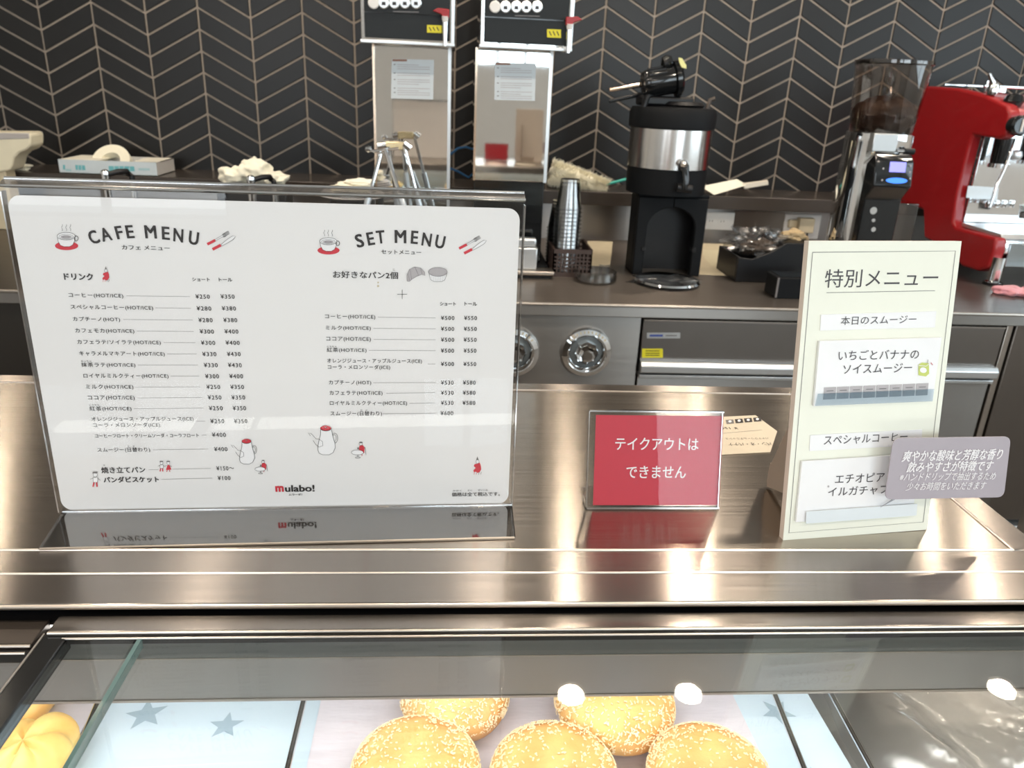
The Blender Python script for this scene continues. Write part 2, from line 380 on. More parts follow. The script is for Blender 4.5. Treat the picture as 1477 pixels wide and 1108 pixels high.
for i, (a0, a1, z0, z1, ax) in enumerate([(-2.85, -0.95, -0.15, 1.6, 0), (1.25, 3.1, -0.15, 1.6, 0), (-0.7, 1.9, 0.05, 1.55, 1), (0.08, 0.92, 0.58, 1.52, 0)]):  # the last entry frames the added high window
    b = MB(); g = MB(); n = 3
    for k in range(n+1):
        s = a0 + (a1-a0)*k/n; s0, s1 = s-0.02, s+0.02
        b.box((s0, YF-0.09, z0), (s1, YF-0.05, z1)) if ax == 0 else b.box((XR+0.05, s0, z0), (XR+0.09, s1, z1))
    for z in (z0, z1):
        b.box((a0, YF-0.09, z-0.02), (a1, YF-0.05, z+0.02)) if ax == 0 else b.box((XR+0.05, a0, z-0.02), (XR+0.09, a1, z+0.02))
    g.box((a0, YF-0.075, z0), (a1, YF-0.07, z1)) if ax == 0 else g.box((XR+0.07, a0, z0), (XR+0.075, a1, z1))
    wn = struct(b.build('window_%d' % (i+1), M_frame, smooth=False)); g.build('pane', clear('window_glass', (.97, .98, .98), .8), wn, smooth=False)
for lx, ly, lw in LAMPS:
    d = MB().lathe((lx, ly, CEIL-0.012), [(0.075, 0.012), (0.075, 0.0), (0.055, -0.004), (0.05, 0.008)], 24, cap=False).build('downlight_ring', M_white, ceiling)
    MB().lathe((lx, ly, CEIL-0.006), [(0.05, 0), (0.05, 0.003)], 20).build('lamp_disc', M_lamp, d)

# tiled wall: grout bed with every chevron tile laid on it
PITCH = YT / 16.905; RH = 0.39158 * PITCH; DROP = 0.5433 * PITCH
wall_back = struct(MB().box((XL, YT+0.006, FLOOR), (XR, YT+0.1, CEIL)).build('wall_back', M_grout, smooth=False))
def tx(i): return (i - 8.1305) * PITCH
def zpeak(r): return 0.4 + PITCH * (-(r - 3) * 0.39158 + 0.00255)
GAP = 0.0085
def tile_mesh(down):
    x0, x1 = -PITCH/2 + GAP/2, PITCH/2 - GAP/2; h = RH/2 - GAP/2/math.cos(math.atan(0.5433)); sl = -0.5433 if down else 0.5433; e = 0.0012
    def ring(i, y):
        return [(x0+i, y, sl*(x0+i) - h + i*1.4), (x1-i, y, sl*(x1-i) - h + i*1.4), (x1-i, y, sl*(x1-i) + h - i*1.4), (x0+i, y, sl*(x0+i) + h - i*1.4)]
    vs = ring(0, 0.007) + ring(0, 0.0015) + ring(e, 0.0); fs = [(8,9,10,11)] + [(a, (a+1)%4, 4+(a+1)%4, 4+a) for a in range(4)] + [(4+a, 4+(a+1)%4, 8+(a+1)%4, 8+a) for a in range(4)]
    me = bpy.data.meshes.new('tile'); me.from_pydata(vs, [], fs); me.update(); me.materials.append(M_tile); return me
tm = {True: tile_mesh(True), False: tile_mesh(False)}; far = MB()
for i in range(-8, 27):
    down = (i % 2 == 1); pk = i if down else i+1; xc = tx(i) + PITCH/2
    if xc - PITCH/2 < XL or xc + PITCH/2 > XR: continue
    for r in range(-16, 10):
        zc = zpeak(r) - DROP/2 - RH/2
        if zc < -0.07 or zc > CEIL + 0.02: continue
        yj = YT + random.uniform(-0.0006, 0.0006)
        if -2 <= i <= 20 and zc < 0.86:
            o = bpy.data.objects.new('tile', tm[down]); COL.objects.link(o); o.parent = wall_back; o.location = (xc, yj, zc)
            o.rotation_euler = (random.uniform(-.004, .004), 0, random.uniform(-.004, .004))
        else:
            me = tm[down]; far.add([Vec(v.co) + Vec((xc, yj, zc)) for v in me.vertices], [tuple(p.vertices) for p in me.polygons])
far.build('tile_field', M_tile, wall_back, smooth=False, kind='stuff')

# stone ledge along the tiled wall, steel splashback under it
zl, zlb, yl = 0.009, -0.045, 3.2
M_ledge = mat('dark_stone_ledge', (0.055, 0.045, 0.038), 0.22, noise=0.15, nscale=8)
struct(MB().box((XL, yl, zlb), (XR, YT+0.004, zl)).build('trim_1', M_ledge, bevel=0.003))
struct(MB().box((XL, 3.28, FLOOR), (XR, 3.3, zlb)).build('trim_2', M_back, smooth=False))

# ================================================================== BACK COUNTER
yb = 2.219
bc = thing('back_counter', (0, yb, FLOOR), 'long brushed steel back counter with dark worktop under the tiled wall', 'counter')
MB().box((XL, yb, ZB-0.004), (XR, 3.28, ZB)).build('worktop', M_backtop, bc, bevel=0.001)
zap = V(800, 456, yb).z
MB().box((XL, yb, zap), (XR, yb+0.02, ZB-0.004)).build('worktop_edge', M_back, bc, bevel=0.003)
MB().tube([(XL, yb-0.001, ZB-0.003), (XR, yb-0.001, ZB-0.003)], 0.005, 8).build('nosing', M_edge, bc)
yc = yb + 0.03
x_a = V(924, 500, yc).x; x_b = V(1428, 560, yc).x; x_l = V(-120, 480, yc).x
MB().box((XL, yc+0.03, FLOOR), (XR, 3.27, zap)).build('carcass', mat('carcass_dark', (0.03, 0.028, 0.026), 0.5), bc, smooth=False)
MB().box((XL+0.02, yc, FLOOR+0.1), (x_l-0.01, yc+0.03, zap-0.003)).build('door_panel', M_back, bc, bevel=0.002)
MB().box((x_l, yc, FLOOR+0.1), (V(700, 500, yc).x, yc+0.03, zap-0.003)).build('door_panel', mat('dark_front', (0.07, 0.064, 0.058), 0.35, 0.7), bc, bevel=0.002)
MB().box((V(700, 500, yc).x+0.004, yc, FLOOR+0.1), (x_a-0.006, yc+0.03, zap-0.003)).build('control_front', M_back, bc, bevel=0.002)
# refrigerated drawer with label and pull
zd0, zd1 = V(1020, 521, yc).z, V(1020, 464, yc).z
dr = MB().box((x_a, yc-0.006, zd0), (x_b-0.01, yc+0.03, zd1)).build('drawer_front', mat('drawer_steel', (0.27, 0.25, 0.235), 0.32, 1.0), bc, bevel=0.002)
MB().box((x_a, yc-0.012, zd1+0.001), (x_b-0.01, yc+0.03, zd1+0.006)).build('drawer_trim', M_edge, dr, bevel=0.001)
M_alu = mat('satin_aluminium', (0.72, 0.74, 0.75), 0.3, 0.9)
zh0, zh1 = V(1000, 541, yc-0.03).z, V(1000, 524, yc-0.03).z
MB().prism([(x_a, yc-0.006, zh1), (x_a, yc-0.024, zh1), (x_a, yc-0.034, zh1-0.012), (x_a, yc-0.034, zh0+0.006), (x_a, yc-0.02, zh0), (x_a, yc-0.006, zh0)], (x_b-x_a-0.01, 0, 0)).build('drawer_pull', M_alu, bc, bevel=0.002)
MB().box((x_a, yc-0.02, zh0-0.018), (x_b-0.01, yc+0.02, zh0-0.006)).build('lower_rail', M_alu, bc, bevel=0.002)
MB().box((x_a, yc, FLOOR+0.1), (x_b-0.01, yc+0.03, zh0-0.02)).build('door_panel', M_back, bc, bevel=0.002)
S = Sheet((x_a, yc-0.006, 0), (1, 0, 0), (0, 0, 1), (0, -1, 0))
lb = S.slab([(933, 480), (981, 480), (981, 488), (933, 488)], 0.001, M_alu, 'maker_plate', dr, off=0.001)
S.stroke([(937, 484), (956, 484)], 3, mat('blue_print', (0.05, 0.08, 0.3), 0.5), 0.0014); S.stroke([(960, 484), (976, 484)], 1.5, M_inkg, 0.0014); S.flush(lb)
lb = S.slab([(926, 503), (956, 503), (956, 516), (926, 516)], 0.001, M_yel, 'warning_label', dr, off=0.001)
for yy in (506, 509.5, 512.5): S.stroke([(931, yy), (951, yy)], 1.2, M_ink, 0.0014)
S.flush(lb)
# right hand cabinet fronts (beyond the counter end)
xg = V(1432, 560, yc).x
MB().box((x_b+0.0, yc, FLOOR+0.1), (x_b+0.02, yc+0.03, zap-0.003)).build('stile', M_edge, bc, bevel=0.002)
for k in range(2):
    a = x_b + 0.03 + k*0.62; MB().box((a, yc, FLOOR+0.12), (a+0.585, yc+0.03, zap-0.003)).build('door_panel', mat('cabinet_steel', (0.22, 0.195, 0.175), 0.35, 1.0), bc, bevel=0.003)
MB().box((x_b, yc-0.01, FLOOR+0.085), (XR, yc+0.03, FLOOR+0.1)).build('kick_rail', M_alu, bc, bevel=0.003)
# big round control dials
for px in (845, 741, 640):
    c = V(px, 507, yc)
    d = MB().lathe(c, [(0.078, 0), (0.080, 0.008), (0.076, 0.018), (0.062, 0.024), (0.056, 0.02), (0.05, 0.010)], 40, axis=(0, -1, 0), cap=False).build('control_dial', M_chrome, bc)
    MB().lathe(c, [(0.052, 0.0), (0.052, 0.006)], 32, axis=(0, -1, 0)).build('dial_face', mat('dial_steel', (.30, .33, .34), .4, .8), d)
    kb = MB()
    kb.lathe(c, [(0.038, 0.006), (0.037, 0.02), (0.020, 0.048), (0.014, 0.049)], 8, axis=(0, -1, 0)).build('dial_knob', M_chrome, d, smooth=False)
    tk = MB()
    for k in range(11):
        a = math.radians(40 + k*10); p = c + Vec((math.cos(a)*0.069, -0.022, math.sin(a)*0.069)); tk.obox(p, (math.cos(a), 0, math.sin(a)), (-math.sin(a), 0, math.cos(a)), (0, 1, 0), 0.008, 0.004, 0.002)
    tk.build('dial_marks', M_beige, d, smooth=False)

# ================================================================== DISPLAY COUNTER (steel top in front)
ci = 1.006; fx = 0.54
dc = thing('display_counter', (-0.3, 0.8, FLOOR), 'brushed steel display counter top carrying the menu signs', 'counter')
xl = -1.6
MB().box((xl, 0.606, -0.004), (fx, ci, 0.0)).build('worktop', M_counter, dc, smooth=False)
MB().prism([(xl, 0.604, 0.0), (xl, 0.571, 0.0), (xl, 0.571, -0.004), (xl, 0.604, -0.004)], (0.572 - xl, 0, 0)).build('front_rim', M_rail, dc, smooth=False)
MB().prism([(xl, 0.570, -0.0006), (xl, 0.5305, -0.0010), (xl, 0.5290, -0.0025), (xl, 0.5290, -0.004), (xl, 0.545, -0.014), (xl, 0.570, -0.014)], (0.60 - xl, 0, 0)).build('front_nosing', M_rail, dc, smooth=False)
MB().box((fx+0.002, 0.6045, -0.034), (0.574, 1.03, 0.0008)).build('end_rim', M_rail, dc, bevel=0.0015)
MB().prism([(xl, ci+0.002, 0.0), (xl, 1.03, 0.001), (xl, 1.034, -0.004), (xl, 1.034, -0.034), (xl, ci+0.002, -0.034)], (fx-xl, 0, 0)).build('back_rim', M_rail, dc)
MB().tube([(xl, 0.6052, 0.0), (fx+0.002, 0.6052, 0.0)], 0.0014, 8).build('front_bead', M_edge, dc)
MB().tube([(fx+0.001, 0.6052, 0.0), (fx+0.001, ci, 0.0)], 0.0014, 8).build('end_bead', M_edge, dc)
MB().tube([(xl, ci, 0.0), (fx, ci, 0.0)], 0.0014, 8).build('back_bead', M_edge, dc)
MB().tube([(xl, 0.5706, -0.0006), (0.60, 0.5706, -0.0006)], 0.0011, 8).build('fold_line', M_edge, dc)
MB().tube([(xl, 0.5295, -0.0035), (0.60, 0.5295, -0.0035)], 0.0022, 10).build('lower_lip', M_edge, dc)
MB().box((xl, 0.992, FLOOR+0.08), (0.56, 1.01, -0.3)).build('staff_side_panel', M_back, dc, smooth=False)
for k in range(4):
    MB().box((-1.55+k*0.53, 1.0, -0.29), (-1.55+k*0.53+0.51, 1.006, -0.04)).build('sliding_glass', M_glass, dc, smooth=False)
MB().box((xl, 0.985, -0.3), (0.56, 1.025, -0.285)).build('door_track', M_rail, dc, bevel=0.002)
MB().box((0.80, 0.535, FLOOR), (0.82, 0.9, -0.1)).build('end_panel', M_back, dc, smooth=False)

# ================================================================== BREAD SHOWCASE
zg = -0.012
xj = -0.2445
ZT = -0.2
sc_ = thing('bread_showcase', (0.1, 0.55, FLOOR), 'glass topped bread showcase with steel cap below the counter edge', 'display case')
MB().prism([(-0.312, 0.5275, zg-0.006), (-0.312, 0.5275, zg+0.001), (-0.312, 0.523, zg+0.0038), (-0.312, 0.506, zg+0.004), (-0.312, 0.5048, zg+0.003), (-0.312, 0.5048, zg-0.003)], (1.11, 0, 0)).build('steel_cap', M_rail, sc_)
MB().tube([(-0.312, 0.5048, zg+0.0030), (0.80, 0.5048, zg+0.0030)], 0.0012, 8).build('cap_edge', M_edge, sc_)
MB().box((-0.30, 0.5015, zg-0.005), (0.80, 0.5046, zg-0.001)).build('black_gasket', M_black, sc_, smooth=False)
MB().box((xj+0.003, 0.22, zg-0.008), (0.80, 0.5012, zg)).build('glass_top', M_glass, sc_, smooth=False)
MB().box((xj+0.001, 0.22, zg-0.008), (xj+0.0042, 0.5012, zg+0.0003)).build('glass_edge', M_glassedge, sc_, smooth=False)
MB().box((-0.296, 0.22, zg-0.008), (xj-0.001, 0.5012, zg)).build('side_glass', M_glass, sc_, smooth=False)
MB().box((-0.315, 0.22, zg-0.012), (-0.297, 0.506, zg+0.001)).build('side_frame', M_blackg, sc_, bevel=0.001)
MB().tube([(-0.3155, 0.22, zg+0.001), (-0.3155, 0.506, zg+0.001)], 0.001, 8).build('side_frame_edge', M_edge, sc_)
MB().tube([(-0.30, 0.5013, zg+0.0005), (0.80, 0.5013, zg+0.0005)], 0.0009, 8).build('glass_back_edge', M_edge, sc_)
MB().box((-0.55, 0.512, -0.083), (0.76, 0.527, zg-0.010)).build('light_rail', M_back, sc_, bevel=0.001)
MB().box((-0.55, 0.5095, -0.0385), (0.76, 0.5118, zg-0.0085)).build('upper_rail', mat('upper_rail_shaded_steel', (0.20, 0.215, 0.215), 0.35, 1.0), sc_, smooth=False)  # darker colour stands in for shade on a differently tilted face
MB().box((-0.55, 0.5090, -0.0395), (0.76, 0.5120, -0.0385)).build('upper_rail_lip', M_edge, sc_, smooth=False)
MB().box((-0.55, 0.5283, -0.020), (0.79, 0.63, -0.016)).build('added_shade_plate', M_black, sc_, smooth=False)  # added black plate, hides the light strip and keeps the gap dark
MB().box((-0.55, 0.5112, -0.0850), (0.76, 0.5140, -0.0828)).build('rail_lip', M_edge, sc_, smooth=False)
MB().box((-0.5, 0.34, -0.032), (0.7, 0.37, -0.026)).build('added_front_strip', M_led, sc_, smooth=False)  # added out of view to light the buns from the front
MB().box((-0.5, 0.54, -0.036), (0.7, 0.56, -0.030)).build('light_strip', M_led, sc_, smooth=False)
MB().box((-0.55, 0.3, ZT-0.02), (0.795, 0.985, ZT-0.008)).build('shelf', M_back, sc_, smooth=False)
MB().box((-0.55, 0.3, FLOOR), (0.795, 0.97, ZT-0.022)).build('base_cabinet', M_back, sc_, smooth=False)
MB().box((0.795, 0.22, ZT-0.02), (0.80, 0.505, zg-0.01)).build('end_glass', M_glass, sc_, smooth=False)
MB().box((-0.55, 0.215, FLOOR), (0.80, 0.22, zg)).build('front_glass', M_glass, sc_, smooth=False)
for k in range(3): MB().box((-0.32+0.38*k, 0.972, ZT-0.005), (0.05+0.38*k, 0.975, -0.06)).build('rear_door', M_glass, sc_, smooth=False)
# divider rods on the shelf
def rodat(p0, p1, z, label):
    a, b = G(*p0, z), G(*p1, z); d = (b - a); p = a - d*0.9; q = a + d*2.2
    t = thing('shelf_divider', ((p+q)/2), label, 'divider', 'steel divider rods on the shelf')
    MB().tube([p, q], 0.0032, 12).build('rod', M_chrome, t)
    for c in (p, q): MB().tube([c, (c.x, c.y, ZT+0.0)], 0.0028, 10).build('foot', M_chrome, t)
    return t
rodat((438, 1011), (415, 1107), -0.185, 'steel divider rod between the starred blue liner and the paper under the buns')
rodat((1118, 1004), (1159, 1107), -0.185, 'steel divider rod to the right of the round buns')
rodat((143, 1009), (103, 1107), -0.185, 'steel divider rod under the glass joint beside the yellow bread')
rodat((1200, 1003), (1257, 1107), -0.185, 'steel edge rod at the right end, beside the clear plastic film')

# neighbouring case on the left
nc = thing('neighbour_showcase', (-0.6, 0.5, FLOOR), 'second glass topped showcase at the far left, its dark back rail showing', 'display case')
zn = zg-0.003
MB().box((-1.6, 0.499, zn-0.018), (-0.322, 0.5275, zn+0.001)).build('dark_rail', mat('dark_brown_rail', (0.06, 0.048, 0.04), 0.35, 0.6), nc, bevel=0.001)
MB().tube([(-1.6, 0.4975, zn), (-0.322, 0.4975, zn)], 0.0013, 8).build('rail_edge', M_edge, nc)
MB().box((-1.6, 0.4915, zn-0.01), (-0.322, 0.496, zn-0.002)).build('dark_gasket', M_black, nc, smooth=False)
MB().tube([(-1.6, 0.4895, zn), (-0.322, 0.4895, zn)], 0.0010, 8).build('glass_edge', M_edge, nc)
MB().box((-1.6, 0.22, zn-0.008), (-0.320, 0.489, zn)).build('glass_top', M_glass, nc, smooth=False)
MB().box((-1.6, 0.3, ZT-0.02), (-0.56, 0.97, ZT-0.01)).build('shelf', M_rail, nc, smooth=False)
MB().box((-1.6, 0.3, FLOOR), (-0.56, 0.96, ZT-0.02)).build('base_cabinet', M_back, nc, smooth=False)

# ------------------------------------------------------------------ on the shelf: liner, paper, bread
def flat_sheet(name, pts, z, m, label, cat, th=0.0008, wav=0.0):
    q = [G(*p, z) for p in pts]; o = MB().prism(q, (0, 0, -th)).build(name, m, origin=q[0], smooth=False)
    return tag(o, label, cat)
def ext(px, py, z, far_y=None, near_y=None):
    p = G(px, py, z); return p
za = ZT - 0.004
def quadsheet(name, x0, x1a, x1b, y0, y1, z, m, label, cat):
    q = [Vec((x0[1], y0, z)), Vec((x1b, y0, z)), Vec((x1a, y1, z)), Vec((x0[0], y1, z))]
    return tag(MB().prism(q, (0, 0, -0.0008)).build(name, m, origin=q[0], smooth=False), label, cat)
xa_l = G(150, 1012, za).x; xr_f = G(1165, 1005, za).x; xr_n = G(1203, 1107, za).x
liner = quadsheet('shelf_liner', (xa_l, xa_l), xr_f-0.004, xr_n+0.02, 0.40, 0.93, za, M_mat, 'pale blue liner sheet printed with darker stars, lying under the buns', 'liner')
S = Sheet((0, 0, za), (1, 0, 0), (0, 1, 0), (0, 0, 1))
def star(S, cx, cy, R, rot, m):
    a, b = S.uv(cx, cy); pts = [(a + (R if k % 2 == 0 else R*.42)*math.cos(rot + PI*k/5), b + (R if k % 2 == 0 else R*.42)*math.sin(rot + PI*k/5)) for k in range(10)]
    bmb = S.mb(m); n = len(bmb.v); vs = [S.P(a, b, 0.0006)] + [S.P(*p, 0.0006) for p in pts]; bmb.add(vs, [(0, 1+i, 1+(i+1) % 10) for i in range(10)])
for sx, sy, R, ro in ((211, 1031, 0.021, 0.55), (326, 1047, 0.0175, 0.35), (1122, 1028, 0.019, 0.9), (262, 1160, 0.02, 0.2), (400, 985, 0.018, 0.7), (280, 970, 0.018, 0.1), (1180, 1130, 0.019, 0.3)):
    star(S, sx, sy, R, ro, M_star)
S.flush(liner, 'star_print')
xp0 = G(448, 1060, za).x; xp1 = G(1068, 1040, za).x
paper = quadsheet('baking_paper', (xp0, xp0+0.005), xp1-0.005, xp1+0.01, 0.40, 0.92, za+0.0016, M_bakep, 'lavender white baking paper under the five round buns', 'paper')
xq0 = -0.54; xq1 = G(140, 1012, za).x
paper2 = quadsheet('baking_paper', (xq0, xq0), xq1, xq1+0.004, 0.40, 0.92, za+0.0016, M_bakep, 'white baking paper under the yellow bread at the left end', 'paper')

ZP = za + 0.0016
def bun_mesh(R, Hh, seed):
    from mathutils import noise
    b = MB(); nu, nv = 44, 18; vs = []; fs = []
    for i in range(nv+1):
        t = i/nv
        for j in range(nu):
            ph = 2*PI*j/nu; th = PI*t
            rr = R*math.sin(th)**0.82; z = Hh*0.5*(1 + math.copysign(abs(math.cos(th))**0.9, math.cos(th)))
            q = 1 + 0.05*noise.noise(Vec((math.cos(ph)*1.2+seed, math.sin(ph)*1.2, t*2)))
            vs.append((rr*q*math.cos(ph), rr*q*math.sin(ph), z*(1 + 0.06*noise.noise(Vec((rr*22*math.cos(ph), rr*22*math.sin(ph), seed))))))
    for i in range(nv):
        for j in range(nu): fs.append((i*nu+j, (i+1)*nu+j, (i+1)*nu+(j+1)%nu, i*nu+(j+1)%nu))
    return vs, fs
def bun(px, py, R, label, seed):
    Hh = 0.05; c = G(px, py, ZP + Hh*0.5); c.z = ZP
    t = thing('sugar_bun', c, label, 'bun', 'round sugar buns on the paper')
    vs, fs = bun_mesh(R, Hh, seed); MB().add([c + Vec(v) for v in vs], fs).build('crust', M_bun, t)
    rnd = random.Random(seed); fl = MB()
    for k in range(1400):
        th = math.acos(1 - rnd.random()*1.15); ph = rnd.random()*2*PI
        if rnd.random() > 0.35 + 0.65*abs(math.sin(th)): continue
        def sp(th, ph, e=0.0004): return c + Vec(((R*math.sin(th)**.82+e)*math.cos(ph), (R*math.sin(th)**.82+e)*math.sin(ph), Hh*.5*(1+math.copysign(abs(math.cos(th))**.9, math.cos(th)))*1.015+e))
        p = sp(th, ph); a = (sp(th+.02, ph) - p).normalized(); bb = (sp(th, ph+.02) - p).normalized(); n = a.cross(bb).normalized()
        an = rnd.random()*PI; u = a*math.cos(an)+bb*math.sin(an); v = n.cross(u)
        fl.obox(p + n*0.0004, u, v, n, rnd.uniform(.0014, .0036), rnd.uniform(.0007, .0012), 0.0009)
    fl.build('sugar_flakes', M_flake, t, smooth=False, kind='stuff')
    return t
bun(600, 1113, 0.0575, 'golden sugar bun lowest left on the lavender paper, its top glowing pale', 1)
bun(656, 1003, 0.0545, 'browner sugar bun half hidden behind the left bun, under the steel rail', 2)
bun(799, 1121, 0.0575, 'sugar bun in the middle of the front row of round buns', 3)
bun(886, 1014, 0.060, 'large sugar bun behind the middle and right buns, touching both', 4)
bun(1023, 1121, 0.056, 'sugar bun at the right of the front row, nearest the divider rod', 5)
def brioche(px, py, R, Hh, label, seed, rot=0.0, lobes=5):
    c = G(px, py, ZP + Hh*0.5); c.z = ZP; vs = []; fs = []; nu, nv = 60, 20
    for i in range(nv+1):
        th = PI*i/nv
        for j in range(nu):
            ph = 2*PI*j/nu; q = 1 - 0.20*abs(math.cos((ph+rot + 0.3*th)*lobes/2))**5*math.sin(th)
            rr = R*math.sin(th)**0.8*q; z = Hh*.5*(1+math.cos(th))*(1 - 0.10*abs(math.cos((ph+rot+0.3*th)*lobes/2))**5)
            x, y = rr*math.cos(ph)*0.9, rr*math.sin(ph)*1.15; vs.append(c + Vec((x, y, z)))
    for i in range(nv):
        for j in range(nu): fs.append((i*nu+j, (i+1)*nu+j, (i+1)*nu+(j+1)%nu, i*nu+(j+1)%nu))
    o = MB().add(vs, fs).build('knotted_bread', M_brioche, origin=c)
    return tag(o, label, 'bread', 'yellow breads on the left paper')
brioche(40, 1098, 0.045, 0.05, 'yellow knotted bread in front at the left end of the case', 1, 0.4)
brioche(30, 1000, 0.047, 0.045, 'yellow bread behind the knotted one, cut off by the black side frame', 2, 1.6, 3)
# clear film lying crumpled at the right end
from mathutils import noise as mnoise
b = MB(); vs = []; fs = []; nx, ny = 36, 30; c0 = G(1215, 1106, za)
for j in range(ny+1):
    for i in range(nx+1):
        x = c0.x + 0.012 + i*0.20/nx; y = 0.46 + j*0.26/ny
        z = ZT + 0.012 + 0.018*mnoise.noise(Vec((x*14, y*9, 1))) + 0.010*abs(mnoise.noise(Vec((x*35+y*22, y*12, 5)))) + 0.05*max(0, (i/nx-.55))
        vs.append((x, y, z))
for j in range(ny):
    for i in range(nx): fs.append((j*(nx+1)+i, j*(nx+1)+i+1, (j+1)*(nx+1)+i+1, (j+1)*(nx+1)+i))
tag(b.add(vs, fs).build('plastic_film', M_film, origin=(c0.x+0.1, 0.55, ZT)), 'crumpled clear plastic film at the right end of the showcase shelf', 'film')

# ================================================================== THE BIG MENU STAND
S, W = sheet_on((92, 738), (737, 728), math.radians(1.5), 0.002)
ms = thing('menu_stand', (S.P(W/2, 0)), 'large clear acrylic stand holding the white cafe and set menu sheet', 'menu stand')
q = [S.uv(*p) for p in ((2, 282), (751, 290), (737, 728), (92, 738))]
H = (q[0][1] + q[1][1])/2; Wt = q[1][0]
sheet = S.slab(rrect(-0.001, 0.001, W-0.003, H-0.003, 0.011), 0.0006, M_menu, 'menu_sheet', ms, raw=True)
# acrylic: front leaf, back leaf, folded top, forward foot
S.slab([(-0.004, -0.0015), (W+0.001, -0.0015), (W+0.001, H+0.006), (-0.004, H+0.006)], 0.0015, M_clear, 'front_leaf', ms, off=0.0032, raw=True)
S.slab([(-0.004, -0.0015), (W+0.001, -0.0015), (W+0.001, H+0.010), (-0.004, H+0.010)], 0.003, M_clear, 'back_leaf', ms, off=-0.004, raw=True)
MB().prism([S.P(-0.004, H+0.004, 0.003), S.P(-0.004, H+0.0075, -0.001), S.P(-0.004, H+0.010, -0.008), S.P(-0.004, H+0.002, -0.008)], S.u*(W+0.005)).build('folded_top', M_acedge, ms, smooth=True)
MB().tube([S.P(-0.004, H+0.005, 0.0035), S.P(W+0.001, H+0.005, 0.0035)], 0.0013, 8).build('top_edge', M_chrome, ms)
MB().tube([S.P(-0.004, H+0.010, -0.008), S.P(W+0.001, H+0.010, -0.008)], 0.0014, 8).build('top_edge', M_chrome, ms)
for a in (-0.004, W+0.001):
    MB().obox(S.P(a, H/2, -0.002), S.u, S.v, S.n, 0.0012, H, 0.008).build('side_edge', M_acedge, ms)
f0, f1 = G(57, 790, 0.003), G(742, 774, 0.003); e0, e1 = S.P(0.0, 0, 0), S.P(W, 0, 0); e0.z = e1.z = 0.003
MB().prism([e0, e1, f1, f0], (0, 0, -0.003)).build('foot_plate', clear('foot_acrylic', (.95, .95, .95), 1.2, 0.06, 0.27), ms, smooth=False)
for a, c in ((e0, f0), (f0, f1), (f1, e1)): MB().tube([Vec((a.x, a.y, .0015)), Vec((c.x, c.y, .0015))], 0.0014, 6).build('foot_edge', M_acedge if a != f0 else M_edge, ms)
MB().tube([S.P(0, 0.0, .001), S.P(W, 0.0, .001)], 0.0022, 8).build('fold', M_acedge, ms)

# --- menu print. Z1..Z4 convert close-up measurements to photograph pixels
z1 = lambda x, y: (x/3.6925, 270 + y/3.6925); z2 = lambda x, y: (x/3.6925, 540 + y/3.6925)
z3 = lambda x, y: (390 + x/3.6925, 270 + y/3.6925); z4 = lambda x, y: (390 + x/3.6925, 540 + y/3.6925)
def row(zf, t, x0, x1, y, h=22, m=M_ink, bold=0.004, **k):
    if '(' in t: h *= 1.25
    a = zf(x0, y); c = zf(x1, y); S.text(t, a[0], a[1], c[0], h/3.6925, m, bold=bold, **k)
def rule(zf, x0, x1, y, y2=None):
    S.stroke([zf(x0, y), zf(x1, y if y2 is None else y2)], 0.42, M_inkg)
def arch(zf, L):
    for ch, x, y, ang, wd, hh in L:
        p = zf(x, y); a, b = S.uv(*p); k = (Vec(S.uv(p[0]+1, p[1])) - Vec(S.uv(*p))).length/3.6925
        S.textuv(ch, a, b, wd*k, M_ink, math.radians(ang), 0.027, h=hh*k*1.06)
arch(z1, [('C', 500, 266, 17, 52, 70), ('A', 564, 251, 12, 56, 70), ('F', 636, 241, 8, 38, 68), ('E', 693, 237, 4, 42, 68), ('M', 803, 238, 0, 62, 68), ('E', 884, 245, -4, 42, 68), ('N', 951, 256, -8, 52, 70), ('U', 1033, 271, -12, 52, 70)])
arch(z3, [('S', 475, 285, 14, 42, 68), ('E', 534, 274, 10, 38, 66), ('T', 587, 265, 6, 46, 66), ('M', 693, 263, 0, 62, 66), ('E', 768, 267, -4, 38, 66), ('N', 833, 279, -8, 50, 66), ('U', 904, 291, -11, 50, 66)])
row(z1, 'カフェ メニュー', 650, 905, 322, 24, bold=0.01); row(z3, 'セットメニュー', 591, 803, 346, 23, bold=0.01)
row(z1, 'ドリンク', 342, 497, 476, 36, bold=0.03)
row(z1, 'ショート', 1024, 1118, 491, 20, bold=0.02); row(z1, 'トール', 1166, 1238, 492, 20, bold=0.02)
row(z3, 'ショート', 903, 988, 621, 20, bold=0.02); row(z3, 'トール', 1034, 1100, 621, 20, bold=0.02)
row(z3, 'お好きなパン2個', 334, 680, 467, 38, bold=0.012); row(z3, 'こ', 652, 664, 439, 9)
S.stroke([z3(676, 570), z3(728, 570)], 0.6, M_ink); S.stroke([z3(702, 545), z3(702, 595)], 0.6, M_ink)
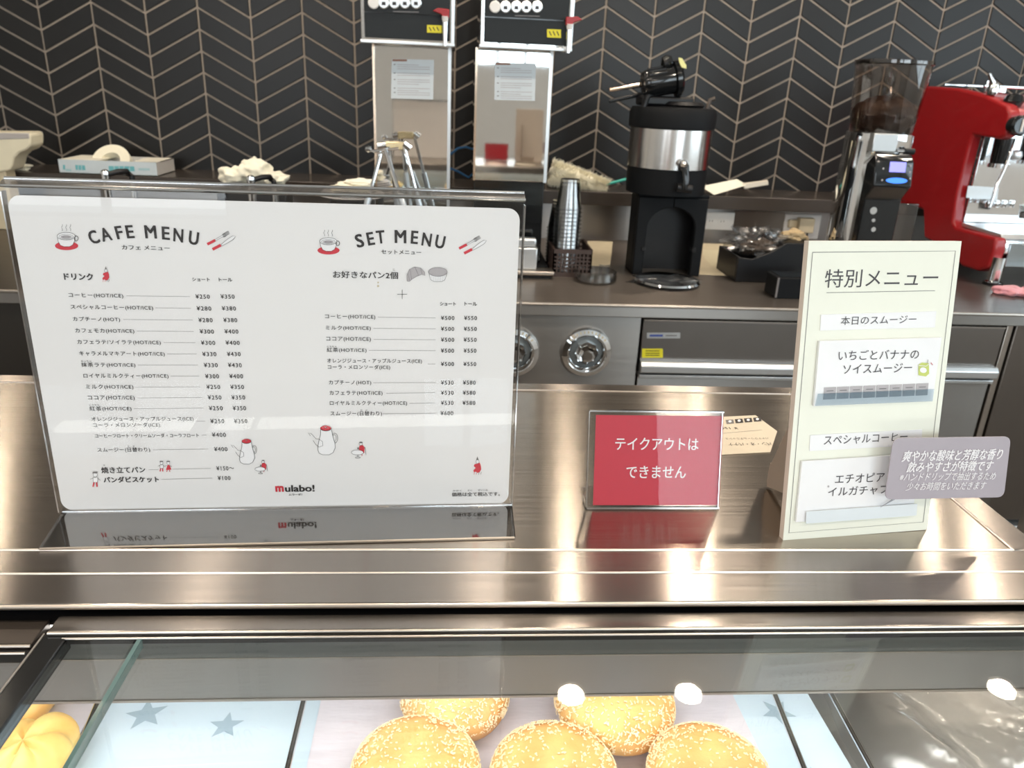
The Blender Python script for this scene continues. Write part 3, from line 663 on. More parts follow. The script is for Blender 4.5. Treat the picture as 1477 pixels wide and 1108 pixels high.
for t, x0, x1, y, l0, l1, p1, a0, a1, p2, c0, c1, yp in [
    ('コーヒー(HOT/ICE)', 367, 657, 578, 675, 1012, '¥250', 1042, 1118, '¥350', 1175, 1250, 582),
    ('スペシャルコーヒー(HOT/ICE)', 378, 816, 642, 828, 1018, '¥280', 1048, 1126, '¥380', 1182, 1257, 645),
    ('カプチーノ(HOT)', 390, 640, 704, 657, 1027, '¥280', 1057, 1133, '¥380', 1190, 1264, 707),
    ('カフェモカ(HOT/ICE)', 402, 716, 766, 730, 1033, '¥300', 1064, 1140, '¥400', 1196, 1270, 768),
    ('カフェラテ/ソイラテ(HOT/ICE)', 413, 857, 827, 872, 1041, '¥300', 1071, 1147, '¥400', 1202, 1277, 828),
    ('キャラメルマキアート(HOT/ICE)', 424, 878, 888, 891, 1048, '¥330', 1078, 1153, '¥430', 1209, 1282, 888),
    ('抹茶ラテ(HOT/ICE)', 434, 722, 947, 735, 1055, '¥330', 1086, 1160, '¥430', 1215, 1288, 947),
    ('ロイヤルミルクティー(HOT/ICE)', 446, 898, 1006, 910, 1062, '¥300', 1093, 1167, '¥400', 1222, 1295, 1006),
    ('ミルク(HOT/ICE)', 459, 711, 1064, 723, 1070, '¥250', 1100, 1173, '¥350', 1227, 1300, 1063)]:
    row(z1, t, x0, x1, y); rule(z1, l0, l1, y, yp); row(z1, p1, a0, a1, yp, 23, bold=0.010); row(z1, p2, c0, c1, yp, 23, bold=0.010)
for t, x0, x1, y, l0, l1, p1, a0, a1, p2, c0, c1, yp in [
    ('ココア(HOT/ICE)', 469, 718, 126, 735, 1078, '¥250', 1107, 1180, '¥350', 1233, 1306, 122),
    ('紅茶(HOT/ICE)', 478, 701, 183, 715, 1085, '¥250', 1113, 1187, '¥350', 1240, 1311, 179),
    ('オレンジジュース・アップルジュース(ICE)', 489, 1032, 238, 1047, 1093, '¥250', 1121, 1195, '¥350', 1247, 1318, 248),
    ('コーヒーフロート・クリームソーダ・コーラフロート', 507, 1060, 325, 1075, 1100, '¥400', 1130, 1204, None, 0, 0, 321),
    ('スムージー(日替わり)', 520, 800, 402, 815, 1110, '¥400', 1141, 1212, None, 0, 0, 397)]:
    row(z2, t, x0, x1, y); rule(z2, l0, l1, yp+1 if 'ジュース' in t else y-1, yp); row(z2, p1, a0, a1, yp, 23, bold=0.010)
    if p2: row(z2, p2, c0, c1, yp, 23, bold=0.010)
row(z2, 'コーラ・メロンソーダ(ICE)', 497, 853, 270)
row(z2, '焼き立てパン', 540, 775, 508, 34, bold=0.02); row(z2, 'パンダビスケット', 552, 848, 559, 32, bold=0.03)
rule(z2, 793, 845, 507, 506); rule(z2, 918, 1123, 504, 500); rule(z2, 860, 1132, 558, 552)
row(z2, '¥150～', 1153, 1247, 499, 23, bold=0.010); row(z2, '¥100', 1160, 1228, 551, 22, bold=0.010)
for zf, t, x0, x1, y in ((z1, 'まっちゃ', 433, 488, 926), (z2, 'こうちゃ', 476, 530, 162), (z2, 'ひ', 681, 690, 382), (z2, 'が', 709, 718, 382), (z2, 'や', 551, 561, 483),
                         (z3, 'こうちゃ', 301, 353, 848), (z4, 'ひ', 480, 490, 190), (z4, 'が', 507, 517, 190), (z4, 'かかく', 972, 1018, 618), (z4, 'すべ', 1050, 1074, 617), (z4, 'ぜいこみ', 1105, 1158, 615)):
    row(zf, t, x0, x1, y, 9, M_inkg)
for zf, t, x0, x1, y, l0, l1, p1, a0, a1, p2, c0, c1, yp in [
    (z3, 'コーヒー(HOT/ICE)', 291, 559, 691, 573, 880, '¥500', 908, 980, '¥550', 1031, 1100, 696),
    (z3, 'ミルク(HOT/ICE)', 295, 535, 751, 548, 880, '¥500', 908, 979, '¥550', 1030, 1099, 754),
    (z3, 'ココア(HOT/ICE)', 298, 535, 810, 550, 880, '¥500', 908, 979, '¥550', 1029, 1098, 812),
    (z3, '紅茶(HOT/ICE)', 301, 512, 868, 525, 880, '¥500', 908, 978, '¥550', 1029, 1097, 870),
    (z3, 'オレンジジュース・アップルジュース(ICE)', 303, 807, 926, 838, 878, '¥500', 908, 978, '¥550', 1028, 1096, 941),
    (z3, 'カプチーノ(HOT)', 312, 537, 1041, 548, 880, '¥530', 908, 976, '¥580', 1025, 1093, 1040),
    (z4, 'カフェラテ(HOT/ICE)', 315, 597, 100, 617, 880, '¥530', 908, 976, '¥580', 1024, 1092, 97),
    (z4, 'ロイヤルミルクティー(HOT/ICE)', 317, 728, 154, 740, 880, '¥530', 908, 975, '¥580', 1023, 1091, 151),
    (z4, 'スムージー(日替わり)', 320, 594, 209, 598, 880, '¥600', 906, 974, None, 0, 0, 206)]:
    row(zf, t, x0, x1, y); rule(zf, l0, l1, yp if 'ジュース' in t else y, yp); row(zf, p1, a0, a1, yp, 22, bold=0.010)
    if p2: row(zf, p2, c0, c1, yp, 22, bold=0.010)
row(z3, 'コーラ・メロンソーダ(ICE)', 306, 638, 959)
row(z4, '価格は全て税込です。', 966, 1222, 637, 22, bold=0.012)
row(z4, 'm', 27, 72, 609, 31, M_redp, bold=0.045); row(z4, 'ulabo!', 78, 236, 606, 36, bold=0.03); row(z4, 'ムラーボ！', 98, 170, 639, 11, bold=0.03)
# drawn pictures
def cup(zf, cx, cy, s):
    e = lambda x, y, rx, ry, m, **k: S.ell(*zf(cx+x*s, cy+y*s), rx*s/3.6925, ry*s/3.6925, m, **k)
    e(0, 32, 62, 23, M_redp, off=.0005)
    pts = [zf(cx+a*s, cy+b_*s) for a, b_ in ((-48, -18), (-44, 8), (-32, 28), (-12, 36), (16, 36), (34, 26), (44, 4), (46, -18))]
    S.poly(pts, M_paper, .0007); S.stroke(pts, .5, M_ink, .0009)
    S.ring(*zf(cx+52*s, cy-8*s), 10*s/3.69, 13*s/3.69, .8, M_ink, .0009)
    e(-1, -20, 48, 20, M_paper, off=.0009); S.ring(*zf(cx-s, cy-20*s), 48*s/3.69, 20*s/3.69, .5, M_ink, .0011)
    S.ring(*zf(cx-s, cy-17*s), 38*s/3.69, 13*s/3.69, .45, M_inkg, .0011); e(-1, -16, 30, 9, M_lightg, off=.0011); S.ring(*zf(cx-s, cy-16*s), 18*s/3.69, 5*s/3.69, .5, M_inkg, .0013)
    for dx in (-24, -2, 20):
        S.stroke([zf(cx+(dx+3*math.sin(k*1.3))*s, cy+(-48-k*5)*s) for k in range(8)], .45, M_ink)
cup(z1, 356, 280, 1.0); cup(z3, 310, 306, 0.95)
def cutlery(zf, cx, cy, s):
    def bar(x0, y0, x1, y1, w, m, off=.0006): S.stroke([zf(cx+x0*s, cy+y0*s), zf(cx+x1*s, cy+y1*s)], w*s/3.69, m, off)
    bar(-78, 20, -36, -2, 14, M_redp); bar(-50, 47, -6, 24, 15, M_redp)
    bar(-36, -2, 6, -26, 9, M_ink); bar(-35, -2.5, 6, -26, 6, M_paper, .0008)
    for d in (-6, -2, 3, 8): bar(6+d*.5, -28+d, 38+d*.5, -46+d, 2, M_ink, .0009)
    S.ring(*zf(cx+12*s, cy-28*s), 9*s/3.69, 9*s/3.69, .5, M_ink, .0007)
    kp = [zf(cx+a*s, cy+b_*s) for a, b_ in ((-4, 20), (30, -8), (58, -26), (74, -24), (60, -6), (34, 10), (0, 28))]
    S.poly(kp, M_paper, .0007); S.stroke(kp + [kp[0]], .45, M_ink, .0009)
cutlery(z1, 1183, 284, 1.0); cutlery(z3, 1080, 307, 0.96)
def seated(zf, cx, cy, s):
    g = lambda L: [zf(cx+a*s, cy+b_*s) for a, b_ in L]
    S.poly(g(((-6, -8), (12, -14), (18, 2), (20, 20), (12, 34), (2, 38), (-8, 32), (-18, 34), (-20, 24), (-8, 12), (-18, 4), (-14, -6))), M_redp, .0006)
    S.ell(*zf(cx+1*s, cy-20*s), 8*s/3.69, 10*s/3.69, M_paper, .0007); S.ring(*zf(cx+1*s, cy-20*s), 8*s/3.69, 10*s/3.69, .4, M_ink, .0009)
    S.poly(g(((-6, -28), (0, -46), (7, -28))), M_inkg, .0008)
    for x in (-14, -2, 10, 20): S.stroke(g(((x, 32), (x-3, 46))), .5, M_ink if x > 5 else M_redp, .0007)
seated(z1, 565, 462, 0.9); seated(z4, 1102, 484, 1.05)
def pot(zf, cx, cy, s):
    g = lambda L: [zf(cx+a*s, cy+b_*s) for a, b_ in L]
    body = g(((-26, -58), (-26, -30), (-34, 0), (-40, 30), (-40, 52), (-34, 68), (-14, 77), (20, 77), (40, 66), (52, 40), (50, 16), (40, -18), (32, -58)))
    S.poly(body, M_paper, .0006); S.stroke(body, .5, M_ink, .0009)
    sp = g(((-80, -24), (-92, -40), (-76, -36), (-50, -8), (-34, -6), (-16, 6), (-14, 28), (-34, 36), (-52, 22), (-66, 0)))
    S.stroke(sp, .5, M_ink, .0009)
    S.ring(*zf(cx+50*s, cy-12*s), 15*s/3.69, 26*s/3.69, .5, M_ink, .0008, a0=-2.6, a1=1.7); S.ring(*zf(cx+48*s, cy-12*s), 9*s/3.69, 18*s/3.69, .4, M_ink, .0008, a0=-2.4, a1=1.6)
    S.ell(*zf(cx+2*s, cy-64*s), 30*s/3.69, 15*s/3.69, M_ink, .0009); S.ell(*zf(cx+2*s, cy-66*s), 28*s/3.69, 13*s/3.69, M_redp, .0011); S.ell(*zf(cx+2*s, cy-70*s), 5*s/3.69, 4*s/3.69, M_inkg, .0013)
pot(z2, 1312, 410, 0.86); pot(z4, 294, 350, 1.0)
def cafe_guest(zf, cx, cy, s):
    g = lambda L: [zf(cx+a*s, cy+b_*s) for a, b_ in L]
    S.poly(g(((0, -24), (18, -28), (28, -16), (26, 14), (10, 16), (-2, 0))), M_redp, .0006)
    S.ell(*zf(cx+8*s, cy-36*s), 9*s/3.69, 9*s/3.69, M_paper, .0007); S.ring(*zf(cx+8*s, cy-36*s), 9*s/3.69, 9*s/3.69, .45, M_ink, .0009); S.ell(*zf(cx+9*s, cy-43*s), 9*s/3.69, 4*s/3.69, M_inkg, .001)
    S.ell(*zf(cx-10*s, cy+10*s), 32*s/3.69, 13*s/3.69, M_paper, .0009); S.ring(*zf(cx-10*s, cy+10*s), 32*s/3.69, 13*s/3.69, .45, M_ink, .0011)
    S.stroke(g(((-8, 22), (-8, 36))), .6, M_ink, .0007); S.ring(*zf(cx-8*s, cy+38*s), 13*s/3.69, 4*s/3.69, .45, M_ink, .0007)
    S.stroke(g(((30, -18), (34, 10), (36, 24))), .5, M_ink, .0007); S.stroke(g(((14, 16), (14, 30))), .8, M_redp, .0007); S.ell(*zf(cx-6*s, cy-12*s), 5*s/3.69, 6*s/3.69, M_inkg, .0011)
cafe_guest(z2, 1395, 494, 0.85); cafe_guest(z4, 474, 404, 1.0)
def walker(zf, cx, cy, s, skirt):
    g = lambda L: [zf(cx+a*s, cy+b_*s) for a, b_ in L]
    S.ell(*zf(cx, cy-26*s), 8*s/3.69, 9*s/3.69, M_paper, .0007); S.ring(*zf(cx, cy-26*s), 8*s/3.69, 9*s/3.69, .4, M_ink, .0009); S.poly(g(((-12, -32), (-8, -38), (10, -38), (8, -31))), M_inkg, .001)
    if skirt: S.poly(g(((-5, -14), (6, -14), (17, 12), (-14, 14))), M_redp, .0006); legs = ((-6, 14, -10, 24), (7, 13, 8, 24))
    else:
        tp = g(((-9, -15), (10, -15), (9, 4), (-8, 4))); S.poly(tp, M_paper, .0006); S.stroke(tp + [tp[0]], .45, M_ink, .0008); legs = ((-5, 4, -9, 22), (5, 4, 7, 22))
    for a, b_, c, d in legs: S.stroke(g(((a, b_), (c, d))), 1.6*s if not skirt else 1.0, M_redp, .0007)
    S.stroke(g(((-8, -12), (-20, -8))), .5, M_ink, .0007); S.stroke(g(((8, -12), (20, -4))), .5, M_ink, .0007)
walker(z2, 862, 495, 0.95, False); walker(z2, 898, 495, 0.95, True); walker(z2, 509, 568, 1.35, False)
# croissant and muffin in grey
g = lambda L: [z3(a, b_) for a, b_ in L]
cr = g(((728, 500), (727, 470), (740, 438), (768, 424), (800, 430), (822, 452), (824, 470), (806, 464), (780, 474), (756, 488), (740, 502)))
S.poly(cr, M_lightg, .0006); S.stroke(cr + [cr[0]], .4, M_inkg, .0008)
for a, c in (((745, 440), (752, 492)), ((770, 426), (790, 470)), ((800, 432), (808, 464)), ((732, 460), (744, 500))): S.stroke(g((a, c)), .4, M_inkg, .0009)
mu = g(((845, 458), (853, 492), (872, 502), (912, 502), (930, 492), (940, 458))); S.poly(mu, M_paper, .0006); S.stroke(mu, .5, M_inkg, .0008)
for k in range(8): S.stroke(g(((856+k*10, 466), (862+k*9, 500))), .3, M_lightg, .0009)
S.ell(*z3(892, 450), 13.5, 6.3, M_lightg, .001); S.ring(*z3(892, 450), 13.5, 6.3, .5, M_inkg, .0012)
S.ell(*z3(574, 526), 1.6, 1.6, M_beige, .0006); S.ell(*z3(574, 507), 1.2, 1.2, M_beige, .0006)
S.flush(sheet, 'menu_print')

# ================================================================== RED TAKE-OUT SIGN
S, W = sheet_on((848, 731), (1034, 731), math.radians(15), 0.002)
rs = thing('counter_sign', S.P(W/2, 0), 'small red card with white Japanese lettering in a clear acrylic holder', 'sign')
ra = lambda x, y: (720 + x/3.259, 420 + y/3.259)
q0 = S.uv(*ra(441, 1006)); q1 = S.uv(*ra(1033, 1006)); q2 = S.uv(*ra(1040, 588)); hh = q2[1]
card = S.slab([(q0[0], q0[1]), (q1[0], q0[1]), (q1[0], hh), (q0[0], hh)], 0.0005, M_red, 'red_card', rs, raw=True)
tt = S.uv(*ra(440, 562))[1]
S.slab([(-0.002, -0.0015), (W, -0.0015), (W, tt), (-0.002, tt)], 0.0012, M_clear, 'front_leaf', rs, off=0.0022, raw=True)
S.slab([(-0.002, -0.0015), (W, -0.0015), (W, tt+0.001), (-0.002, tt+0.001)], 0.002, M_clear, 'back_leaf', rs, off=-0.002, raw=True)
for a in (-0.002, W): MB().obox(S.P(a, tt/2, 0), S.u, S.v, S.n, 0.001, tt, 0.006).build('side_edge', M_acedge, rs)
MB().obox(S.P(W/2, tt, 0), S.u, S.v, S.n, W+.003, 0.0015, 0.006).build('top_edge', M_acedge, rs)
MB().obox(S.P(W/2, -0.001, 0), S.u, S.v, S.n, W+.003, 0.002, 0.006).build('bottom_fold', M_acedge, rs)
fb = [S.P(-0.002, 0, 0), S.P(W, 0, 0)]; bk = Vec((-S.u.y, S.u.x, 0))*0.045
for p in fb: p.z = 0.003
MB().prism([fb[0], fb[1], fb[1]+bk, fb[0]+bk], (0, 0, -0.002)).build('foot_plate', M_clear, rs, smooth=False)
lp = [ra(420, 1018), ra(397, 960), ra(400, 922), ra(432, 915)]
MB().tube([V(*p, S.A.y+0.018) if i else fb[0] for i, p in enumerate(lp)], 0.0009, 6).build('foot_return', M_acedge, rs)
def row2(t, x0, x1, y, h, **k): a = ra(x0, y); c = ra(x1, y); S.text(t, a[0], a[1], c[0], h/3.259, M_whiteink, **k)
row2('テイクアウトは', 545, 937, 718, 58, bold=0.012, res=6); row2('できません', 597, 877, 850, 58, bold=0.012, res=6)
S.flush(card, 'white_lettering')

# ================================================================== LOOSE PRICE CARD ON THE COUNTER
pc = [(1013, 612), (1026, 602), (1089.7, 599), (1121, 622), (1111, 652), (1020, 657)]
pt = [G(*p, 0.0012) for p in pc]
lc = tag(MB().prism(pt, (0, 0, -0.0009)).build('price_card', mat('ivory_card', (0.62, 0.55, 0.43), 0.6), origin=pt[0], smooth=False), 'small cream price card lying upside down behind the red sign', 'price card')
S = Sheet((0, 0, 0.0012), (1, 0, 0), (0, 1, 0), (0, 0, 1))
for k in range(4):
    x = 1048 + k*13.2; y = 608.5 - k*1.1; S.poly([(x, y+3.5), (x+11, y+2.6), (x+9.5, y-3.2), (x-1.5, y-2.3)], M_ink if k else M_inkg, .0003)
    S.ell(x+4.8, y, 2.2, 1.6, M_paper, .0006)
S.stroke([(1041, 625.5), (1099, 620.5)], .6, M_inkg, .0003)
def flip(t, px, py, wd, ang, h=None):
    a, b_ = S.uv(px, py); S.textuv(t, a, b_, wd, M_ink, ang, 0.0, off=.0003, h=h)
flip('¥ 150', 1052, 618, 0.022, PI+.03, .0065); flip('パン・オ・バナナ', 1082, 641, 0.056, PI+.06, .0085); flip('バナナクリームデニッシュ', 1078, 633, 0.056, PI+.06, .0055)
S.flush(lc)

# ================================================================== SPECIAL MENU BOARD
S, W = sheet_on((1129.5, 779), (1337, 764.5), math.radians(9), 0.0)
sb = thing('special_menu_board', S.P(W/2, 0), 'tall cream special menu board with pasted cards, leaning on its easel at the right', 'menu board')
rb = lambda x, y: (1100 + x/2.4085, 330 + y/2.4085)
qq = [S.uv(*rb(*p)) for p in ((160, 42), (690, 43), (570, 1045), (70, 1083))]
T = 0.007
face = [qq[3], qq[2], qq[1], qq[0]]
board = S.slab(face, T, M_creamedge, 'foam_board', sb, raw=True)
S.slab(face, 0.0004, M_cream, 'board_face', sb, raw=True, off=0.0005)
# easel leg behind
m0 = S.P(W*0.5, 0.17, -T); bdir = Vec((-S.u.y, S.u.x, 0))
foot = Vec((m0.x, m0.y, 0)) + bdir*0.085
sp = [S.P(W*.22, 0.20, -T-.001), S.P(W*.22, 0.03, -T-.001), Vec((S.P(W*.22, 0, 0).x, S.P(W*.22, 0, 0).y, 0.002)) + bdir*0.10, Vec((S.P(W*.22, 0, 0).x, S.P(W*.22, 0, 0).y, 0.03)) + bdir*0.10]
MB().prism(sp, S.u*0.0035).build('easel_leg', M_greyw, sb, smooth=False)
MB().prism([sp[2]+Vec((0,0,.004)), sp[3], sp[3]+S.u*0.075, sp[2]+Vec((0,0,.004))+S.u*0.075], bdir*0.002).build('easel_brace', M_greyw, sb, smooth=False)
fr = [rb(*p) for p in ((172, 82), (668, 77), (556, 1018), (90, 1056))]
fq = [Vec(S.uv(*p)) for p in fr] 
S.stroke([tuple(p) for p in fq] + [tuple(fq[0])], 0.0006, M_inkg, .0008, raw=True)
def row3(t, x0, x1, y, h, m=M_inkg, dy=0, **k):
    """the photograph's line drops from left to right by dy"""
    a = rb(x0, y); c = rb(x1, y-dy); a0 = S.uv(*a); c0 = S.uv(*c); S.textuv(t, (a0[0]+c0[0])/2, (a0[1]+c0[1])/2, (Vec(c0)-Vec(a0)).length, m, math.atan2(c0[1]-a0[1], c0[0]-a0[0]), k.get('bold', 0.0), k.get('off', .0008), h=abs(S.uv(a[0], a[1]-h/2/2.4085)[1]-S.uv(a[0], a[1]+h/2/2.4085)[1]))
M_ink2 = mat('soft_black_ink', (0.06, 0.055, 0.06), 0.5)
row3('特別メニュー', 215, 608, 173, 64, M_ink2, 4, bold=0.0)
S.stroke([rb(220, 222), rb(597, 215)], 0.7, M_inkg, .0008)
S.flush(sb, 'board_print')
def stuck(pts, name, th=0.0008, off=0.0014, par=sb, m=M_paper, label=None):
    return S.slab([rb(*p) for p in pts], th, m, name, par, off=off, label=label)
l1 = stuck([(200, 298), (600, 286), (595, 342), (197, 353)], 'title_strip'); row3('本日のスムージー', 268, 530, 319, 30, M_ink2, 6, off=.0018); S.flush(l1, 'strip_print')
c1 = stuck([(190, 388), (612, 376), (580, 596), (170, 613)], 'price_card', 0.003, 0.004)
row3('いちごとバナナの', 254, 532, 437, 34, M_ink2, 5, off=.0045); row3('ソイスムージー', 270, 508, 485, 32, M_ink2, 6, off=.0045)
for k in range(8):
    x = 204 + k*45.6; y = 548 - k*1.9
    pts = [(x, y), (x+42, y-1.7), (x+40, y+19), (x-1, y+21)]; S.poly([rb(*p) for p in pts], M_lightg, .0045)
    S.poly([rb(*p) for p in [(x-1, y+21), (x+40, y+19), (x+38, y+40), (x-3, y+42)]], mat('blue_grey_print', (0.30, 0.34, 0.38), 0.5), .0045)
    S.stroke([rb(x+8, y+12), rb(x+32, y+11)], 1.0, M_inkg, .0048)
gp = mat('green_print', (0.55, 0.62, 0.16), 0.5)
S.poly([rb(*p) for p in ((530, 470), (542, 462), (566, 464), (567, 500), (556, 510), (530, 506))], gp, .0045); S.ell(*rb(546, 488), 5, 4, M_paper, .0048, rot=.2)
S.stroke([rb(530, 472), rb(555, 474), rb(567, 465)], .8, M_paper, .005); S.stroke([rb(560, 464), rb(562, 452)], .8, M_inkg, .005); S.stroke([rb(572, 462), rb(578, 470)], .8, M_redp, .005)
S.flush(c1, 'card_print')
S.slab([rb(*p) for p in ((180, 568), (580, 552), (574, 594), (170, 610))], 0.001, clear('clear_strip', (.9, .95, .98), 2.5, .1, .05), 'clear_holder', sb, off=0.0065)
l2 = stuck([(163, 716), (551, 696), (548, 750), (160, 771)], 'title_strip'); row3('スペシャルコーヒー', 210, 499, 735, 32, M_ink2, 14, off=.0018); S.flush(l2, 'strip_print')
c2 = stuck([(130, 804), (532, 778), (513, 985), (108, 1014)], 'price_card', 0.003, 0.004)
row3('エチオピア', 243, 413, 865, 32, M_ink2, 8, off=.0045); row3('イルガチャフェ', 219, 458, 910, 32, M_ink2, 12, off=.0045); S.ell(*rb(219, 890), 1.4, 1.6, M_lightg, .0045); S.flush(c2, 'card_print')
S.slab([rb(*p) for p in ((140, 975), (522, 948), (519, 988), (138, 1016))], 0.001, mat('frosted_strip', (0.72, 0.77, 0.80), 0.15), 'clear_holder', sb, off=0.0065)
# mauve note standing off the board on a clear stem
off = 0.02; A = [Vec(S.uv(*rb(*p), off)) for p in ((455, 728), (863, 722), (838, 933), (424, 941))]
def quadround(c, r=0.16, n=6):
    out = []
    for i in range(4):
        p, a, b_ = c[i], c[(i-1) % 4], c[(i+1) % 4]; la = (a-p).normalized()*0.008; lb_ = (b_-p).normalized()*0.008
        for k in range(n+1):
            t = k/n; out.append(tuple((p+la)*(1-t)**2 + p*2*t*(1-t) + (p+lb_)*t*t))
    return out
note = tag(S.slab(quadround(A), 0.001, M_mauve, 'speech_note', None, off=off, raw=True, origin=S.P(*A[3], off)), 'mauve rounded note card with white italic lettering clipped over the special menu corner', 'note card')
MB().tube([S.P(*((A[3]*.8+A[2]*.2)), off-.001), S.P(*((A[3]*.8+A[2]*.2)+Vec((-.012, -.008))), 0.007)], 0.0015, 8).build('clip_stem', M_clear, note)
MB().prism([S.P(*((A[3]*.8+A[2]*.2)+Vec((-.02, -.012))), 0.0068), S.P(*((A[3]*.8+A[2]*.2)+Vec((.012, .004))), 0.0068), S.P(*((A[3]*.8+A[2]*.2)+Vec((.012, .008))), 0.0068)], S.n*0.001).build('clip_tab', mat('clip_grey', (0.35, 0.36, 0.4), 0.3), note, smooth=False)
def row4(t, x0, x1, y, h, dy, bold):
    a = rb(x0, y); c = rb(x1, y-dy); a0 = Vec(S.uv(*a, off)); c0 = Vec(S.uv(*c, off)); vs, fs = glyphs(t, bold, 0.25, 5); xs = [p[0] for p in vs]; ys = [p[1] for p in vs]
    hv = abs(S.uv(a[0], a[1]-h/2/2.4085)[1]-S.uv(a[0], a[1]+h/2/2.4085)[1]); d = c0-a0; sc = d.length/(max(xs)-min(xs)); sv = hv/(max(ys)-min(ys)); d.normalize(); nn = Vec((-d.y, d.x))
    S.mb(M_whiteink).add([S.P(*(a0 + d*(p[0]-min(xs))*sc + nn*(p[1]-(min(ys)+max(ys))/2)*sv), off+.0006+p[2]) for p in vs], fs)
row4('爽やかな酸味と芳醇な香り', 483, 832, 790, 38, 8, .02); row4('飲みやすさが特徴です', 500, 800, 828, 36, 6, .02)
row4('※ハンドドリップで抽出するため', 475, 808, 862, 28, 4, .005); row4('少々お時間をいただきます', 497, 775, 895, 28, 4, .005)
S.flush(note, 'white_lettering')

# ================================================================== COFFEE MACHINES
def vx(px, py, y): return V(px, py, y).x
def coffee_machine(head, body, notice, buttons, by, seam, yellow, tap, label, bottom, extra):
    yh, ybd = 2.52, 2.62
    (hx0, hy0), (hx1, hy1) = head
    x0, x1 = vx(hx0, hy0, yh), vx(hx1, hy1, yh); z0 = V((hx0+hx1)/2, (hy0+hy1)/2, yh).z; z1 = z0 + 0.42
    b0, b1 = vx(body[0], 80, ybd), vx(body[1], 80, ybd)
    t = thing('coffee_machine', ((b0+b1)/2, ybd+0.2, ZB), label, 'coffee machine', 'tall steel coffee machines at the tiled wall')
    MB().box((x0, yh, z0), (x1, 3.0, z1)).build('head_casing', M_mirror, t, bevel=0.004)
    zc = V((b0+b1)/2, bottom, ybd).z if False else hit((body[0]+body[1])/2, bottom, 1, ybd).z
    MB().box((b0, ybd, zc), (b1, 3.0, z0)).build('steel_body', M_mirror, t, bevel=0.004)
    MB().box((b0, ybd-0.002, zc), (b0+0.007, ybd+0.004, z0)).build('left_edge', M_gold, t)
    MB().box((b1-0.010, ybd-0.003, zc), (b1, ybd+0.004, z0)).build('right_edge', M_alu, t)
    MB().box((b0+0.004, ybd+0.02, ZB+0.03), (b1-0.004, 3.0, zc)).build('lower_housing', M_blackg, t, bevel=0.003)
    MB().box((b0-0.01, ybd-0.03, ZB), (b1+0.02, 3.02, ZB+0.03)).build('base', M_blackm, t, bevel=0.004)
    e = 0.011
    cp = MB().box((x0+e, yh-0.003, z0+e), (x1-e*1.2, yh+0.01, z1-e)).build('control_panel', M_panel, t, bevel=0.002)
    zs = V((hx0+hx1)/2, seam, yh).z
    MB().box((x0+e, yh-0.004, zs-0.002), (x1-e*1.2, yh, zs+0.001)).build('panel_seam', M_blackg, cp, smooth=False)
    MB().box((x0-0.002, yh-0.006, z0-0.004), (x1+0.002, yh+0.01, z0+0.006)).build('lower_bezel', M_alu, t, bevel=0.002)
    MB().box((x1-0.010, yh-0.005, z0), (x1+0.001, yh+0.004, z1)).build('side_bezel', M_alu, t, bevel=0.001)
    for k, bx in enumerate(buttons):
        c = V(bx, by, yh-0.003); n = 20
        bt = MB().lathe(c, [(0.0165, 0), (0.0165, 0.004), (0.014, 0.006)], n, axis=(0, -1, 0)).build('button', M_white if k == 0 else M_alu, cp)
        if k: MB().prism([c + Vec((a, -0.0063, z)) for a, z in ((-.006, -.007), (.006, -.007), (.005, .002), (-.005, .002))], (0, -0.0006, 0)).build('cup_symbol', M_ink, bt, smooth=False)
        if extra: MB().lathe(V(bx+1, by-7.5, yh-0.003), [(0.004, 0), (0.004, 0.002)], 12, axis=(0, -1, 0)).build('indicator', M_white, cp)
    S = Sheet((x0, yh-0.003, 0), (1, 0, 0), (0, 0, 1), (0, -1, 0))
    S.stroke([(buttons[2]-2, by+12.5), (buttons[4]+4, by+13.5)], 1.3, M_inkg); S.flush(cp, 'panel_print')
    (ya, yb_, yc_, yd) = yellow
    lb = S.slab([(ya, yb_), (yc_, yb_+.8), (yc_, yd+.8), (ya, yd)], 0.001, M_yel, 'warning_label', t, off=0.0025)
    for k in range(3): S.stroke([(ya+3+k*5.5, yb_+3), (ya+6+k*5.5, yd-2.5)], 1.4, M_ink, .003)
    S.flush(lb, 'label_print')
    tx_, ty_ = tap
    c = V(tx_, ty_, yh-0.03); sg = 1 if extra else -1
    sp = MB().tube([c + Vec((0, 0.03, 0.008)), c + Vec((0, 0, 0.008)), c + Vec((0, -0.004, -0.062))], [0.008, 0.009, 0.0065], 14).build('steam_spout', M_chrome, t)
    MB().tube([c + Vec((0, 0, 0.0)), c + Vec((0, -0.003, 0.018))], [0.008, 0.010], 12).build('spout_collar', M_white, sp)
    MB().prism([c + Vec((sg*a, -.008, z)) for a, z in ((0.036, .030), (.022, .038), (-0.012, .036), (-0.012, .014), (0.004, .010), (.012, .022))], (0, 0.014, 0)).build('red_lever', M_redm, t, bevel=0.002)
    n0, n1, n2, n3 = notice
    S = Sheet((0, ybd-0.001, 0), (1, 0, 0), (0, 0, 1), (0, -1, 0))
    nn = S.slab([(n0, n1), (n2, n1+1.5), (n2-1.5, n3+1.5), (n0-1, n3)], 0.001, mat('notice_sheet', (0.62, 0.66, 0.68), 0.3), 'notice_sheet', t, off=0.0012)
    S.poly([(n0+1, n1+.5), (n0+22, n1+.8), (n0+22, n1+3.6), (n0+1, n1+3.4)], mat('brown_print', (0.28, 0.12, 0.07), 0.5), .0016)
    for k in range(15):
        yy = n1 + 8 + k*3.1
        if k in (3, 6, 10): continue
        S.stroke([(n0+8, yy), (n2-(6 if k % 3 else 22), yy+1)], .9, M_lightg, .0016)
        if k in (0, 4, 7, 11, 13): S.stroke([(n0+3, yy), (n0+5.5, yy)], 1.2, M_inkg, .0016)
    S.flush(nn, 'notice_print')
